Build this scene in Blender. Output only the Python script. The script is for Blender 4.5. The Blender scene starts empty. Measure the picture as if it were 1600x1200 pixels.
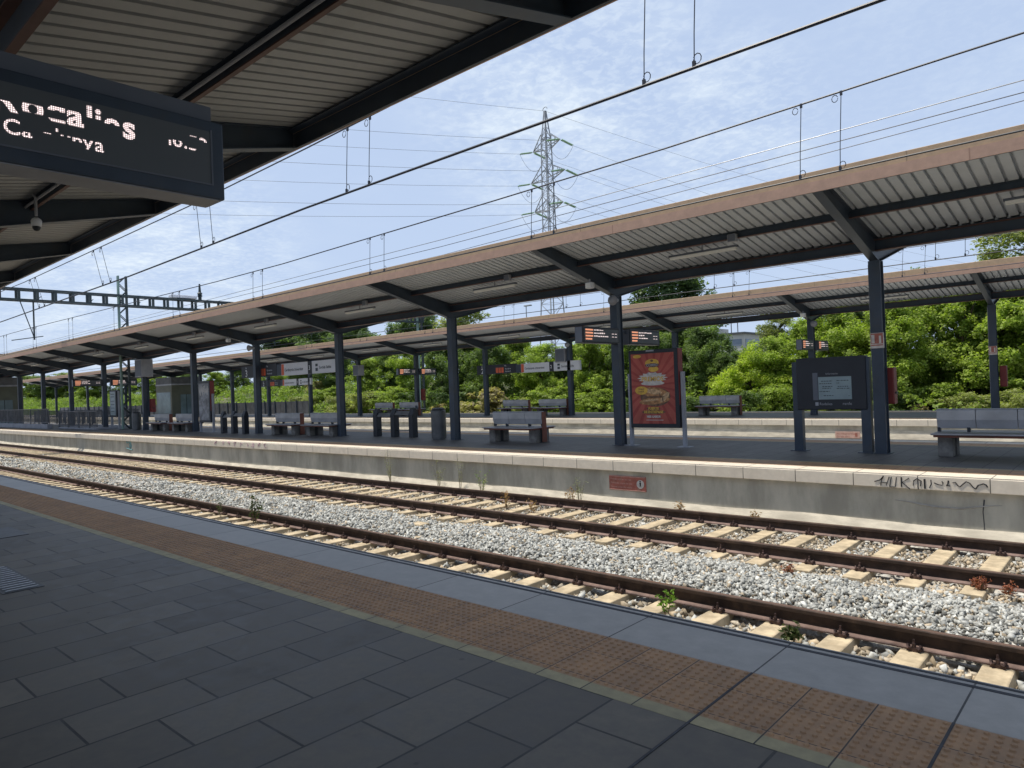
import bpy, bmesh, math, random
import numpy as np
from mathutils import Vector, Matrix

D = bpy.data
SC = bpy.context.scene
COL = SC.collection
R = math.radians
random.seed(7)
RNG = np.random.default_rng(11)

# ------------------------------------------------------------------ camera
CAM_H = 1.56
YAW, PITCH, ROLL, FPX = R(-42.0392), R(0.26094), R(-2.15018), 1107.66
cF = Vector((math.sin(YAW) * math.cos(PITCH), math.cos(YAW) * math.cos(PITCH), math.sin(PITCH)))
cR0 = cF.cross(Vector((0, 0, 1))).normalized()
cU0 = cR0.cross(cF)
cR = math.cos(ROLL) * cR0 + math.sin(ROLL) * cU0
cU = -math.sin(ROLL) * cR0 + math.cos(ROLL) * cU0
cam_d = D.cameras.new("camera")
cam = D.objects.new("camera", cam_d)
COL.objects.link(cam)
cam_d.sensor_fit = 'HORIZONTAL'
cam_d.sensor_width = 36.0
cam_d.lens = FPX / 1600 * 36.0
cam_d.clip_start = 0.05
cam_d.clip_end = 4000
M = Matrix.Identity(4)
for i in range(3):
    M[i][0], M[i][1], M[i][2] = cR[i], cU[i], -cF[i]
M[2][3] = CAM_H
cam.matrix_world = M
SC.camera = cam


def at(px, py, X=None, Y=None, Z=None):
    """world point seen at a pixel of the 1600x1200 photograph, on a plane x=X, y=Y or z=Z"""
    d = cF + cR * ((px - 800) / FPX) + cU * ((600 - py) / FPX)
    if X is not None:
        s = X / d.x
    elif Y is not None:
        s = Y / d.y
    else:
        s = (Z - CAM_H) / d.z
    return Vector((d.x * s, d.y * s, d.z * s + CAM_H))


# ------------------------------------------------------------------ sun, sky, exposure
SUN_DIR = Vector((-0.33, -0.145, 1.0)).normalized()
sun_d = D.lights.new("sun", 'SUN')
sun_d.energy = 4.8
sun_d.angle = R(0.55)
sun_d.color = (1.0, 0.93, 0.82)
sun = D.objects.new("sun", sun_d)
COL.objects.link(sun)
sun.rotation_euler = SUN_DIR.to_track_quat('Z', 'Y').to_euler()
sun.location = (0, 0, 50)

W = D.worlds.new("World")
SC.world = W
W.use_nodes = True
nt = W.node_tree
nt.nodes.clear()


def N(tree, typ, **kw):
    n = tree.nodes.new(typ)
    for k, v in kw.items():
        if k == 'ins':
            for a, b in v.items():
                n.inputs[a].default_value = b
        else:
            setattr(n, k, v)
    return n


wo = N(nt, 'ShaderNodeOutputWorld')
bg = N(nt, 'ShaderNodeBackground', ins={'Strength': 0.15})
sky = N(nt, 'ShaderNodeTexSky', sky_type='NISHITA', sun_disc=False)
sky.sun_elevation = math.asin(SUN_DIR.z)
sky.sun_rotation = math.atan2(SUN_DIR.x, SUN_DIR.y)
sky.air_density = 1.0
sky.dust_density = 1.2
sky.ozone_density = 1.6
tc = N(nt, 'ShaderNodeTexCoord')
sep = N(nt, 'ShaderNodeSeparateXYZ')
nt.links.new(tc.outputs['Generated'], sep.inputs[0])
zc = N(nt, 'ShaderNodeMath', operation='MAXIMUM', ins={1: 0.02})
nt.links.new(sep.outputs['Z'], zc.inputs[0])
za = N(nt, 'ShaderNodeMath', operation='ADD', ins={1: 0.10})
nt.links.new(zc.outputs[0], za.inputs[0])
cmb = N(nt, 'ShaderNodeCombineXYZ')
for ax in 'XY':
    dv = N(nt, 'ShaderNodeMath', operation='DIVIDE')
    nt.links.new(sep.outputs[ax], dv.inputs[0])
    nt.links.new(za.outputs[0], dv.inputs[1])
    nt.links.new(dv.outputs[0], cmb.inputs[ax])
n_big = N(nt, 'ShaderNodeTexNoise', ins={'Scale': 1.15, 'Detail': 3.0, 'Roughness': 0.5, 'Distortion': 0.3})
n_fin = N(nt, 'ShaderNodeTexNoise', ins={'Scale': 30.0, 'Detail': 4.0, 'Roughness': 0.6, 'Distortion': 0.4})
n_med = N(nt, 'ShaderNodeTexNoise', ins={'Scale': 2.6, 'Detail': 8.0, 'Roughness': 0.62, 'Distortion': 0.25})
mapc = N(nt, 'ShaderNodeMapping', ins={'Location': (3.1, 7.4, 0.0)})
nt.links.new(cmb.outputs[0], mapc.inputs[0])
for n in (n_big, n_fin, n_med):
    nt.links.new(mapc.outputs[0], n.inputs['Vector'])


def ramp(tree, a, b, src):
    m = N(tree, 'ShaderNodeMapRange', interpolation_type='SMOOTHSTEP', ins={1: a, 2: b, 3: 0.0, 4: 1.0})
    tree.links.new(src, m.inputs[0])
    return m.outputs[0]


def mth(tree, op, a, b):
    m = N(tree, 'ShaderNodeMath', operation=op)
    for i, v in enumerate((a, b)):
        if isinstance(v, (int, float)):
            m.inputs[i].default_value = v
        else:
            tree.links.new(v, m.inputs[i])
    return m.outputs[0]


def patch(px, py, width):
    """soft cloud field round one direction of the sky"""
    d = at(px, py, Y=1000.0) - Vector((0, 0, CAM_H))
    d.normalize()
    dp = N(nt, 'ShaderNodeVectorMath', operation='DOT_PRODUCT', ins={1: tuple(d)})
    nt.links.new(tc.outputs['Generated'], dp.inputs[0])
    return ramp(nt, math.cos(width), 1.0, dp.outputs['Value'])


field = mth(nt, 'MAXIMUM', patch(880, 120, R(14)), mth(nt, 'MAXIMUM', mth(nt, 'MULTIPLY', patch(1130, 200, R(9)), 0.8), mth(nt, 'MULTIPLY', patch(230, 430, R(13)), 1.0)))
field = mth(nt, 'MAXIMUM', field, mth(nt, 'MULTIPLY', patch(1500, 40, R(12)), 0.25))
mott = mth(nt, 'MULTIPLY', ramp(nt, 0.40, 0.66, n_fin.outputs[0]), mth(nt, 'ADD', mth(nt, 'MULTIPLY', field, 1.0), mth(nt, 'MULTIPLY', ramp(nt, 0.55, 0.75, n_big.outputs[0]), 0.15)))
wisp = mth(nt, 'MULTIPLY', ramp(nt, 0.42, 0.70, n_med.outputs[0]), mth(nt, 'ADD', field, 0.08))
cl = mth(nt, 'MINIMUM', mth(nt, 'ADD', mth(nt, 'MULTIPLY', mott, 0.27), mth(nt, 'MULTIPLY', wisp, 0.58)), 0.95)
hor = N(nt, 'ShaderNodeMapRange', ins={1: 0.0, 2: 0.42, 3: 0.94, 4: 0.84})
nt.links.new(sep.outputs['Z'], hor.inputs[0])
hz = N(nt, 'ShaderNodeMix', data_type='RGBA', ins={7: (3.4, 4.15, 5.55, 1)})
nt.links.new(hor.outputs[0], hz.inputs[0])
nt.links.new(sky.outputs[0], hz.inputs[6])
cm = N(nt, 'ShaderNodeMix', data_type='RGBA', ins={7: (5.4, 6.0, 6.5, 1)})
nt.links.new(cl, cm.inputs[0])
nt.links.new(hz.outputs[2], cm.inputs[6])
nt.links.new(cm.outputs[2], bg.inputs[0])
nt.links.new(bg.outputs[0], wo.inputs[0])

SC.view_settings.view_transform = 'Standard'
SC.view_settings.look = 'None'
SC.view_settings.exposure = 0.1
SC.view_settings.gamma = 1.0
SC.cycles.max_bounces = 8
SC.cycles.diffuse_bounces = 5
SC.cycles.transparent_max_bounces = 8
SC.cycles.sample_clamp_indirect = 6.0


# ------------------------------------------------------------------ materials
def mat(name, col, rough=0.6, metal=0.0, var=0.15, scale=3.0, bump=0.0, bscale=40.0, spec=0.4, col2=None,
        stretch=None, dirt=None, dscale=0.8):
    """Principled surface; two noise octaves vary the paint, an optional dirt tone with its own patches"""
    m = D.materials.new(name)
    m.use_nodes = True
    t = m.node_tree
    b = t.nodes['Principled BSDF']
    b.inputs['Roughness'].default_value = rough
    b.inputs['Metallic'].default_value = metal
    b.inputs['Specular IOR Level'].default_value = spec
    tcn = N(t, 'ShaderNodeTexCoord')
    mp = N(t, 'ShaderNodeMapping')
    if stretch:
        mp.inputs['Scale'].default_value = stretch
    t.links.new(tcn.outputs['Object'], mp.inputs[0])
    nz = N(t, 'ShaderNodeTexNoise', ins={'Scale': scale, 'Detail': 6.0, 'Roughness': 0.6})
    t.links.new(mp.outputs[0], nz.inputs['Vector'])
    c2 = col2 or tuple(max(0, c * (1 - var * 2)) for c in col)
    c1 = tuple(min(1, c * (1 + var)) for c in col)
    mx = N(t, 'ShaderNodeMix', data_type='RGBA', ins={6: (*c2, 1), 7: (*c1, 1)})
    t.links.new(ramp(t, 0.3, 0.72, nz.outputs[0]), mx.inputs[0])
    out = mx.outputs[2]
    if dirt:
        dz = N(t, 'ShaderNodeTexNoise', ins={'Scale': dscale, 'Detail': 8.0, 'Roughness': 0.7})
        t.links.new(mp.outputs[0], dz.inputs['Vector'])
        dm = N(t, 'ShaderNodeMix', data_type='RGBA', ins={7: (*dirt, 1)})
        t.links.new(mth(t, 'MULTIPLY', ramp(t, 0.5, 0.7, dz.outputs[0]), 0.7), dm.inputs[0])
        t.links.new(out, dm.inputs[6])
        out = dm.outputs[2]
    t.links.new(out, b.inputs['Base Color'])
    if bump:
        bn = N(t, 'ShaderNodeTexNoise', ins={'Scale': bscale, 'Detail': 5.0})
        t.links.new(tcn.outputs['Object'], bn.inputs['Vector'])
        bp = N(t, 'ShaderNodeBump', ins={'Strength': bump, 'Distance': 0.01})
        t.links.new(bn.outputs[0], bp.inputs['Height'])
        t.links.new(bp.outputs[0], b.inputs['Normal'])
    m['out_node'] = 0
    return m


def emis(name, col, strength):
    m = D.materials.new(name)
    m.use_nodes = True
    b = m.node_tree.nodes['Principled BSDF']
    b.inputs['Base Color'].default_value = (0.02, 0.02, 0.02, 1)
    b.inputs['Emission Color'].default_value = (*col, 1)
    b.inputs['Emission Strength'].default_value = strength
    return m


def brick_mat(name, col, col2, joint, bw, bh, jw, offset=0.5, rough=0.6, rot=False, shift=(0, 0, 0), bump=0.4,
              dirt=None, dscale=1.5, spec=0.4, grain=0.12, spots=False):
    """slab surface: procedural joints in object space (u = y when rot)"""
    m = D.materials.new(name)
    m.use_nodes = True
    t = m.node_tree
    b = t.nodes['Principled BSDF']
    b.inputs['Roughness'].default_value = rough
    b.inputs['Specular IOR Level'].default_value = spec
    tcn = N(t, 'ShaderNodeTexCoord')
    mp = N(t, 'ShaderNodeMapping', ins={'Location': shift})
    if rot:
        sp = N(t, 'ShaderNodeSeparateXYZ')
        cb = N(t, 'ShaderNodeCombineXYZ')
        t.links.new(tcn.outputs['Object'], sp.inputs[0])
        t.links.new(sp.outputs['Y'], cb.inputs['X'])
        t.links.new(sp.outputs['X'], cb.inputs['Y'])
        t.links.new(cb.outputs[0], mp.inputs[0])
    else:
        t.links.new(tcn.outputs['Object'], mp.inputs[0])
    br = N(t, 'ShaderNodeTexBrick', offset=offset, ins={
        'Color1': (*col, 1), 'Color2': (*col2, 1), 'Mortar': (*joint, 1), 'Scale': 1.0, 'Mortar Size': jw,
        'Mortar Smooth': 0.1, 'Bias': 0.0, 'Brick Width': bw, 'Row Height': bh})
    t.links.new(mp.outputs[0], br.inputs['Vector'])
    nz = N(t, 'ShaderNodeTexNoise', ins={'Scale': 7.0, 'Detail': 9.0, 'Roughness': 0.68})
    t.links.new(tcn.outputs['Object'], nz.inputs['Vector'])
    g = N(t, 'ShaderNodeMapRange', ins={1: 0.3, 2: 0.7, 3: 1 - grain * 2, 4: 1 + grain})
    t.links.new(nz.outputs[0], g.inputs[0])
    ml = N(t, 'ShaderNodeMix', data_type='RGBA', blend_type='MULTIPLY', ins={0: 1.0})
    t.links.new(br.outputs['Color'], ml.inputs[6])
    t.links.new(g.outputs[0], ml.inputs[7])
    out = ml.outputs[2]
    if dirt:
        dz = N(t, 'ShaderNodeTexNoise', ins={'Scale': dscale, 'Detail': 8.0, 'Roughness': 0.72})
        t.links.new(tcn.outputs['Object'], dz.inputs['Vector'])
        dm = N(t, 'ShaderNodeMix', data_type='RGBA', ins={7: (*dirt, 1)})
        t.links.new(mth(t, 'MULTIPLY', ramp(t, 0.52, 0.72, dz.outputs[0]), 0.6), dm.inputs[0])
        t.links.new(out, dm.inputs[6])
        out = dm.outputs[2]
    if spots:
        vo = N(t, 'ShaderNodeTexVoronoi', ins={'Scale': 3.1, 'Randomness': 1.0})
        t.links.new(tcn.outputs['Object'], vo.inputs['Vector'])
        sc_ = N(t, 'ShaderNodeSeparateColor')
        t.links.new(vo.outputs['Color'], sc_.inputs[0])
        rad = mth(t, 'MULTIPLY', sc_.outputs[0], 0.075)
        near_ = mth(t, 'MULTIPLY', mth(t, 'LESS_THAN', vo.outputs['Distance'], rad), mth(t, 'GREATER_THAN', sc_.outputs[1], 0.45))
        sm = N(t, 'ShaderNodeMix', data_type='RGBA', blend_type='MULTIPLY', ins={7: (0.55, 0.55, 0.56, 1)})
        t.links.new(mth(t, 'MULTIPLY', near_, 0.8), sm.inputs[0])
        t.links.new(out, sm.inputs[6])
        out = sm.outputs[2]
    t.links.new(out, b.inputs['Base Color'])
    rr = N(t, 'ShaderNodeMapRange', ins={1: 0.3, 2: 0.7, 3: rough - 0.08, 4: rough + 0.12})
    t.links.new(nz.outputs[0], rr.inputs[0])
    t.links.new(rr.outputs[0], b.inputs['Roughness'])
    hh = mth(t, 'ADD', mth(t, 'MULTIPLY', br.outputs['Fac'], -1.0), mth(t, 'MULTIPLY', nz.outputs[0], 0.25))
    bp = N(t, 'ShaderNodeBump', ins={'Strength': bump, 'Distance': 0.006})
    t.links.new(hh, bp.inputs['Height'])
    t.links.new(bp.outputs[0], b.inputs['Normal'])
    return m


def attr_mat(name, rough=0.8, translucent=0.0, gain=1.0):
    """colour of every stone / leaf comes from its own per-face attribute"""
    m = D.materials.new(name)
    m.use_nodes = True
    t = m.node_tree
    b = t.nodes['Principled BSDF']
    b.inputs['Roughness'].default_value = rough
    b.inputs['Specular IOR Level'].default_value = 0.25
    a = N(t, 'ShaderNodeAttribute', attribute_name='tint')
    out = a.outputs['Color']
    if gain != 1.0:
        g = N(t, 'ShaderNodeMix', data_type='RGBA', blend_type='MULTIPLY', ins={0: 1.0, 7: (gain, gain, gain, 1)})
        t.links.new(out, g.inputs[6])
        out = g.outputs[2]
    t.links.new(out, b.inputs['Base Color'])
    if translucent:
        tr = N(t, 'ShaderNodeBsdfTranslucent')
        g2 = N(t, 'ShaderNodeMix', data_type='RGBA', blend_type='MULTIPLY', ins={0: 1.0, 7: (1.15, 1.3, 0.5, 1)})
        t.links.new(out, g2.inputs[6])
        t.links.new(g2.outputs[2], tr.inputs[0])
        ms = N(t, 'ShaderNodeMixShader', ins={0: translucent})
        t.links.new(b.outputs[0], ms.inputs[1])
        t.links.new(tr.outputs[0], ms.inputs[2])
        t.links.new(ms.outputs[0], t.nodes['Material Output'].inputs[0])
    return m


MT = {}
MT['navy'] = mat('navy_paint', (0.040, 0.056, 0.080), 0.4, var=0.12, scale=1.5, dirt=(0.055, 0.058, 0.062), dscale=2.5)
MT['brown'] = mat('purlin_brown', (0.115, 0.058, 0.048), 0.55, var=0.15)
MT['fascia'] = brick_mat('fascia_terracotta', (0.455, 0.295, 0.215), (0.435, 0.280, 0.205), (0.30, 0.18, 0.13), 6.06, 40.0, 0.010, offset=0.0,
                         shift=(3.94 + 303, 5, 0), rough=0.6, dirt=(0.37, 0.235, 0.175), dscale=1.4, grain=0.09, bump=0.2)
MT['flash'] = brick_mat('roof_flashing_tan', (0.45, 0.32, 0.20), (0.43, 0.305, 0.192), (0.28, 0.20, 0.13), 6.06, 40.0, 0.010, offset=0.0,
                        shift=(3.94 + 303 + 0.8, 5, 0), rough=0.6, dirt=(0.31, 0.235, 0.165), dscale=1.1, grain=0.09, bump=0.2)
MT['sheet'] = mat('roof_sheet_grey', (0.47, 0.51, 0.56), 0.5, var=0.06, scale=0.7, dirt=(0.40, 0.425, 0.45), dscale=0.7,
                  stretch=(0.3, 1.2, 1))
MT['sheet_near'] = mat('roof_sheet_dark', (0.33, 0.34, 0.345), 0.5, var=0.06, scale=0.7, dirt=(0.26, 0.265, 0.265), dscale=0.7,
                       stretch=(0.3, 1.2, 1))  # darker tone of the same roof sheet, for the near canopy
MT['paving'] = brick_mat('paving_slabs', (0.148, 0.130, 0.101), (0.092, 0.081, 0.065), (0.014, 0.014, 0.014), 0.61, 0.4075,
                         0.007, rot=True, shift=(-1.38 + 0.61, 1.62 + 0.4075 * 40, 0), rough=0.5, dirt=(0.062, 0.056, 0.047), dscale=2.2, grain=0.22, spots=True)
MT['paving_far'] = brick_mat('paving_slabs_far', (0.135, 0.130, 0.122), (0.105, 0.102, 0.096), (0.04, 0.04, 0.042), 0.61, 0.4075,
                             0.008, rot=True, rough=0.55, dirt=(0.07, 0.07, 0.075), dscale=0.5, grain=0.15)
MT['slab'] = brick_mat('edge_slab', (0.42, 0.40, 0.365), (0.385, 0.368, 0.338), (0.05, 0.05, 0.05), 0.9175, 5.0, 0.005, offset=0.0,
                       shift=(0.6965 + 0.9175 * 100, 2.0, 0), rough=0.5, dirt=(0.32, 0.31, 0.295), dscale=2.0, grain=0.10, spots=True)
MT['coping'] = brick_mat('coping_slab', (0.69, 0.62, 0.51), (0.65, 0.585, 0.48), (0.12, 0.11, 0.09), 0.911, 5.0, 0.007, offset=0.0,
                         shift=(1.74 + 0.911 * 150, 2.0, 0), rough=0.6, dirt=(0.55, 0.49, 0.40), dscale=1.2, grain=0.06)
MT['groove'] = mat('groove_dark', (0.055, 0.058, 0.066), 0.7, var=0.2, scale=8)
MT['tactile'] = brick_mat('tactile_tile', (0.46, 0.275, 0.145), (0.40, 0.240, 0.130), (0.05, 0.04, 0.034), 0.3058, 0.305, 0.0035,
                          offset=0.0, shift=(0.6965 + 0.3058 * 300, 0.003, 0), rough=0.6, dirt=(0.29, 0.185, 0.105), dscale=3.0, grain=0.15, spots=True)
MT['beige'] = brick_mat('border_beige', (0.43, 0.37, 0.215), (0.38, 0.33, 0.195), (0.06, 0.055, 0.045), 0.3058, 3.0, 0.004, offset=0.0,
                        shift=(0.6965 + 0.3058 * 300, 1.0, 0), rough=0.65, dirt=(0.17, 0.16, 0.125), dscale=3.0, grain=0.15)
MT['wall'] = mat('platform_wall_concrete', (0.46, 0.435, 0.36), 0.85, var=0.16, scale=1.6, dirt=(0.29, 0.275, 0.225), dscale=0.55,
                 bump=0.25, bscale=18, stretch=(1.3, 1, 0.45))
MT['binsteel'] = mat('bin_dark_steel', (0.12, 0.125, 0.13), 0.42, metal=0.6, var=0.12, scale=4)
MT['benchleg'] = mat('bench_leg', (0.19, 0.18, 0.165), 0.7, var=0.2, scale=6)
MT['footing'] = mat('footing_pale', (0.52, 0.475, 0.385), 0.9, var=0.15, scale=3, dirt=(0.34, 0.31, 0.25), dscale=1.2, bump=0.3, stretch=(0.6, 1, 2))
MT['concrete'] = mat('concrete_plain', (0.36, 0.35, 0.32), 0.85, var=0.15, scale=4, bump=0.2)
MT['sleeper'] = mat('sleeper_concrete', (0.50, 0.41, 0.275), 0.9, var=0.18, scale=5, dirt=(0.36, 0.28, 0.18), dscale=4, bump=0.3, bscale=60)
MT['railside'] = mat('rail_rust', (0.052, 0.033, 0.024), 0.8, var=0.25, scale=6, dirt=(0.095, 0.058, 0.038), dscale=5)
MT['railfoot'] = mat('rail_foot_rust', (0.20, 0.135, 0.115), 0.75, var=0.2, scale=6, dirt=(0.13, 0.08, 0.06), dscale=5)
MT['railtop'] = mat('rail_head_worn', (0.20, 0.115, 0.075), 0.38, metal=0.4, var=0.15, scale=2.0, dirt=(0.24, 0.19, 0.16), dscale=0.6, stretch=(0.25, 3, 1))
MT['clip'] = mat('rail_clip_rust', (0.085, 0.05, 0.042), 0.75, var=0.3, scale=30)
MT['steel'] = mat('brushed_steel', (0.30, 0.31, 0.33), 0.38, metal=0.75, var=0.1, scale=4)
MT['bench'] = mat('perforated_bench_steel', (0.42, 0.435, 0.46), 0.40, metal=0.45, var=0.1, scale=2)
MT['seat'] = mat('bench_seat_steel', (0.34, 0.33, 0.34), 0.4, metal=0.5, var=0.1, scale=2)
MT['terra'] = mat('bench_end_red', (0.20, 0.070, 0.045), 0.6, var=0.15, scale=5)
MT['black'] = mat('black_plastic', (0.018, 0.022, 0.030), 0.45, var=0.1, scale=2)
MT['screen'] = mat('led_screen_dark', (0.090, 0.100, 0.108), 0.45, var=0.05, scale=1)
MT['dispgrey'] = mat('display_case_grey', (0.115, 0.130, 0.160), 0.5, var=0.06, scale=1)
MT['white'] = mat('sign_white', (0.62, 0.64, 0.68), 0.5, var=0.04, scale=1)
MT['lamp'] = mat('lamp_diffuser', (0.72, 0.72, 0.68), 0.4, var=0.03, scale=1)
MT['pipe'] = mat('conduit_grey', (0.30, 0.31, 0.34), 0.45, var=0.1, scale=2)
MT['red'] = mat('sign_red', (0.36, 0.050, 0.042), 0.5, var=0.1, scale=3)
MT['reddull'] = mat('faded_red', (0.36, 0.115, 0.085), 0.6, var=0.15, scale=8, dirt=(0.33, 0.22, 0.16), dscale=6)
MT['pinkish'] = mat('faded_letter', (0.52, 0.33, 0.27), 0.6, var=0.1, scale=8)
MT['orange'] = emis('led_orange', (1.0, 0.40, 0.22), 0.8)
MT['ledw'] = emis('led_white', (1.0, 0.82, 0.80), 0.8)
MT['ledo2'] = mat('orange_panel', (0.62, 0.12, 0.05), 0.5, var=0.05)
def led_dots():
    m = emis('led_white_dots', (1.0, 0.80, 0.79), 1.0)
    t = m.node_tree
    tcn = N(t, 'ShaderNodeTexCoord')
    sp = N(t, 'ShaderNodeSeparateXYZ')
    t.links.new(tcn.outputs['Object'], sp.inputs[0])
    prod = None
    for ax in 'YZ':
        w = mth(t, 'SINE', mth(t, 'MULTIPLY', sp.outputs[ax], 2 * math.pi / 0.0105), 0.0)
        w = mth(t, 'ADD', mth(t, 'MULTIPLY', w, 0.5), 0.5)
        prod = w if prod is None else mth(t, 'MULTIPLY', prod, w)
    st_ = mth(t, 'ADD', mth(t, 'MULTIPLY', prod, 2.0), 0.35)
    t.links.new(st_, t.nodes['Principled BSDF'].inputs['Emission Strength'])
    return m


MT['leddots'] = led_dots()
MT['wire'] = mat('wire_dark', (0.028, 0.033, 0.045), 0.5, var=0.1)
MT['wirelight'] = mat('wire_bright', (0.17, 0.175, 0.18), 0.4, metal=0.3, var=0.1)
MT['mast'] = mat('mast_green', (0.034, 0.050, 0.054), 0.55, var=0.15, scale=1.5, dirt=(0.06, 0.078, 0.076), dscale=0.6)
MT['mast_sunlit'] = mat('mast_green_sunlit', (0.15, 0.235, 0.205), 0.55, var=0.1, scale=1.5)
MT['galv'] = mat('pylon_galvanised', (0.34, 0.355, 0.38), 0.65, metal=0.1, var=0.1, scale=0.5)
MT['glassgreen'] = mat('insulator_glass', (0.34, 0.50, 0.33), 0.25, var=0.1, scale=3)
MT['cabinred'] = mat('fire_cabinet_red', (0.20, 0.03, 0.026), 0.5, var=0.1, scale=3)
MT['olive'] = mat('lift_cladding_olive', (0.10, 0.105, 0.075), 0.5, var=0.1, scale=1)
MT['bark'] = mat('bark', (0.085, 0.062, 0.045), 0.9, var=0.25, scale=8, bump=0.4)
MT['earth'] = mat('earth_ground', (0.10, 0.095, 0.055), 0.95, var=0.3, scale=0.25, col2=(0.05, 0.06, 0.028))
MT['plinth'] = mat('stair_plinth', (0.26, 0.27, 0.30), 0.7, var=0.1, scale=2)
MT['fence'] = mat('grey_fence_panel', (0.105, 0.11, 0.12), 0.6, var=0.15, scale=2)
MT['bwall'] = mat('building_render', (0.52, 0.50, 0.46), 0.8, var=0.08, scale=0.3)
MT['bwin'] = mat('building_windows', (0.20, 0.24, 0.30), 0.3, var=0.1, scale=0.5)
MT['paint_black'] = mat('spray_black', (0.02, 0.02, 0.022), 0.6, var=0.1)
MT['paint_pink'] = mat('spray_pink', (0.46, 0.27, 0.33), 0.7, var=0.15, scale=10)
MT['paint_blue'] = mat('spray_blue', (0.20, 0.36, 0.36), 0.7, var=0.2, scale=10)
MT['timetable'] = mat('timetable_paper', (0.23, 0.30, 0.32), 0.35, var=0.06, scale=4)
MT['ttline'] = mat('timetable_ink', (0.05, 0.07, 0.085), 0.5, var=0.1, scale=6)
MT['yellow'] = mat('poster_yellow', (0.62, 0.38, 0.06), 0.5, var=0.1, scale=10)
MT['posterred'] = mat('poster_red', (0.38, 0.080, 0.056), 0.4, var=0.1, scale=3)
MT['posterray'] = mat('poster_ray', (0.30, 0.045, 0.036), 0.4, var=0.1, scale=3)
MT['posterlight'] = mat('poster_light', (0.55, 0.52, 0.48), 0.4, var=0.1, scale=10)
MT['bread'] = mat('poster_bread', (0.42, 0.21, 0.085), 0.45, var=0.25, scale=14)
MT['breadhi'] = mat('poster_bread_light', (0.56, 0.37, 0.20), 0.45, var=0.25, scale=20)
MT['breaddk'] = mat('poster_bread_dark', (0.16, 0.085, 0.05), 0.45, var=0.25, scale=20)
MT['greyposter'] = mat('grey_poster', (0.25, 0.26, 0.28), 0.4, var=0.35, scale=3, dirt=(0.06, 0.06, 0.07), dscale=2.2)
MT['lglass'] = mat('lift_glass', (0.17, 0.23, 0.24), 0.15, var=0.15, scale=0.7)
MT['stone'] = attr_mat('ballast_stone', 0.85)
MT['leaf'] = attr_mat('foliage', 0.5, 0.5, 1.35)
MT['stem'] = mat('weed_stem', (0.20, 0.16, 0.08), 0.8, var=0.2)
MT['weed'] = attr_mat('weed_leaf', 0.6, 0.3)
MT['iron'] = mat('cast_iron', (0.05, 0.052, 0.056), 0.45, metal=0.4, var=0.2, scale=8)


# ballast bed seen between the stones
def bed_mat():
    m = D.materials.new('ballast_bed')
    m.use_nodes = True
    t = m.node_tree
    b = t.nodes['Principled BSDF']
    b.inputs['Roughness'].default_value = 0.9
    tcn = N(t, 'ShaderNodeTexCoord')
    vo = N(t, 'ShaderNodeTexVoronoi', ins={'Scale': 17.0, 'Randomness': 1.0})
    t.links.new(tcn.outputs['Object'], vo.inputs['Vector'])
    sp = N(t, 'ShaderNodeSeparateColor')
    t.links.new(vo.outputs['Color'], sp.inputs[0])
    nz = N(t, 'ShaderNodeTexNoise', ins={'Scale': 0.8, 'Detail': 5.0})
    t.links.new(tcn.outputs['Object'], nz.inputs['Vector'])
    mx = N(t, 'ShaderNodeMix', data_type='RGBA', ins={6: (0.26, 0.245, 0.21, 1), 7: (0.58, 0.57, 0.53, 1)})
    t.links.new(sp.outputs[0], mx.inputs[0])
    m2 = N(t, 'ShaderNodeMix', data_type='RGBA', ins={7: (0.36, 0.29, 0.19, 1)})
    t.links.new(mth(t, 'MULTIPLY', ramp(t, 0.5, 0.7, nz.outputs[0]), 0.6), m2.inputs[0])
    t.links.new(mx.outputs[2], m2.inputs[6])
    t.links.new(m2.outputs[2], b.inputs['Base Color'])
    bp = N(t, 'ShaderNodeBump', ins={'Strength': 1.0, 'Distance': 0.05})
    t.links.new(mth(t, 'MULTIPLY', vo.outputs['Distance'], -1.0), bp.inputs['Height'])
    t.links.new(bp.outputs[0], b.inputs['Normal'])
    return m


MT['bed'] = bed_mat()


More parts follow.
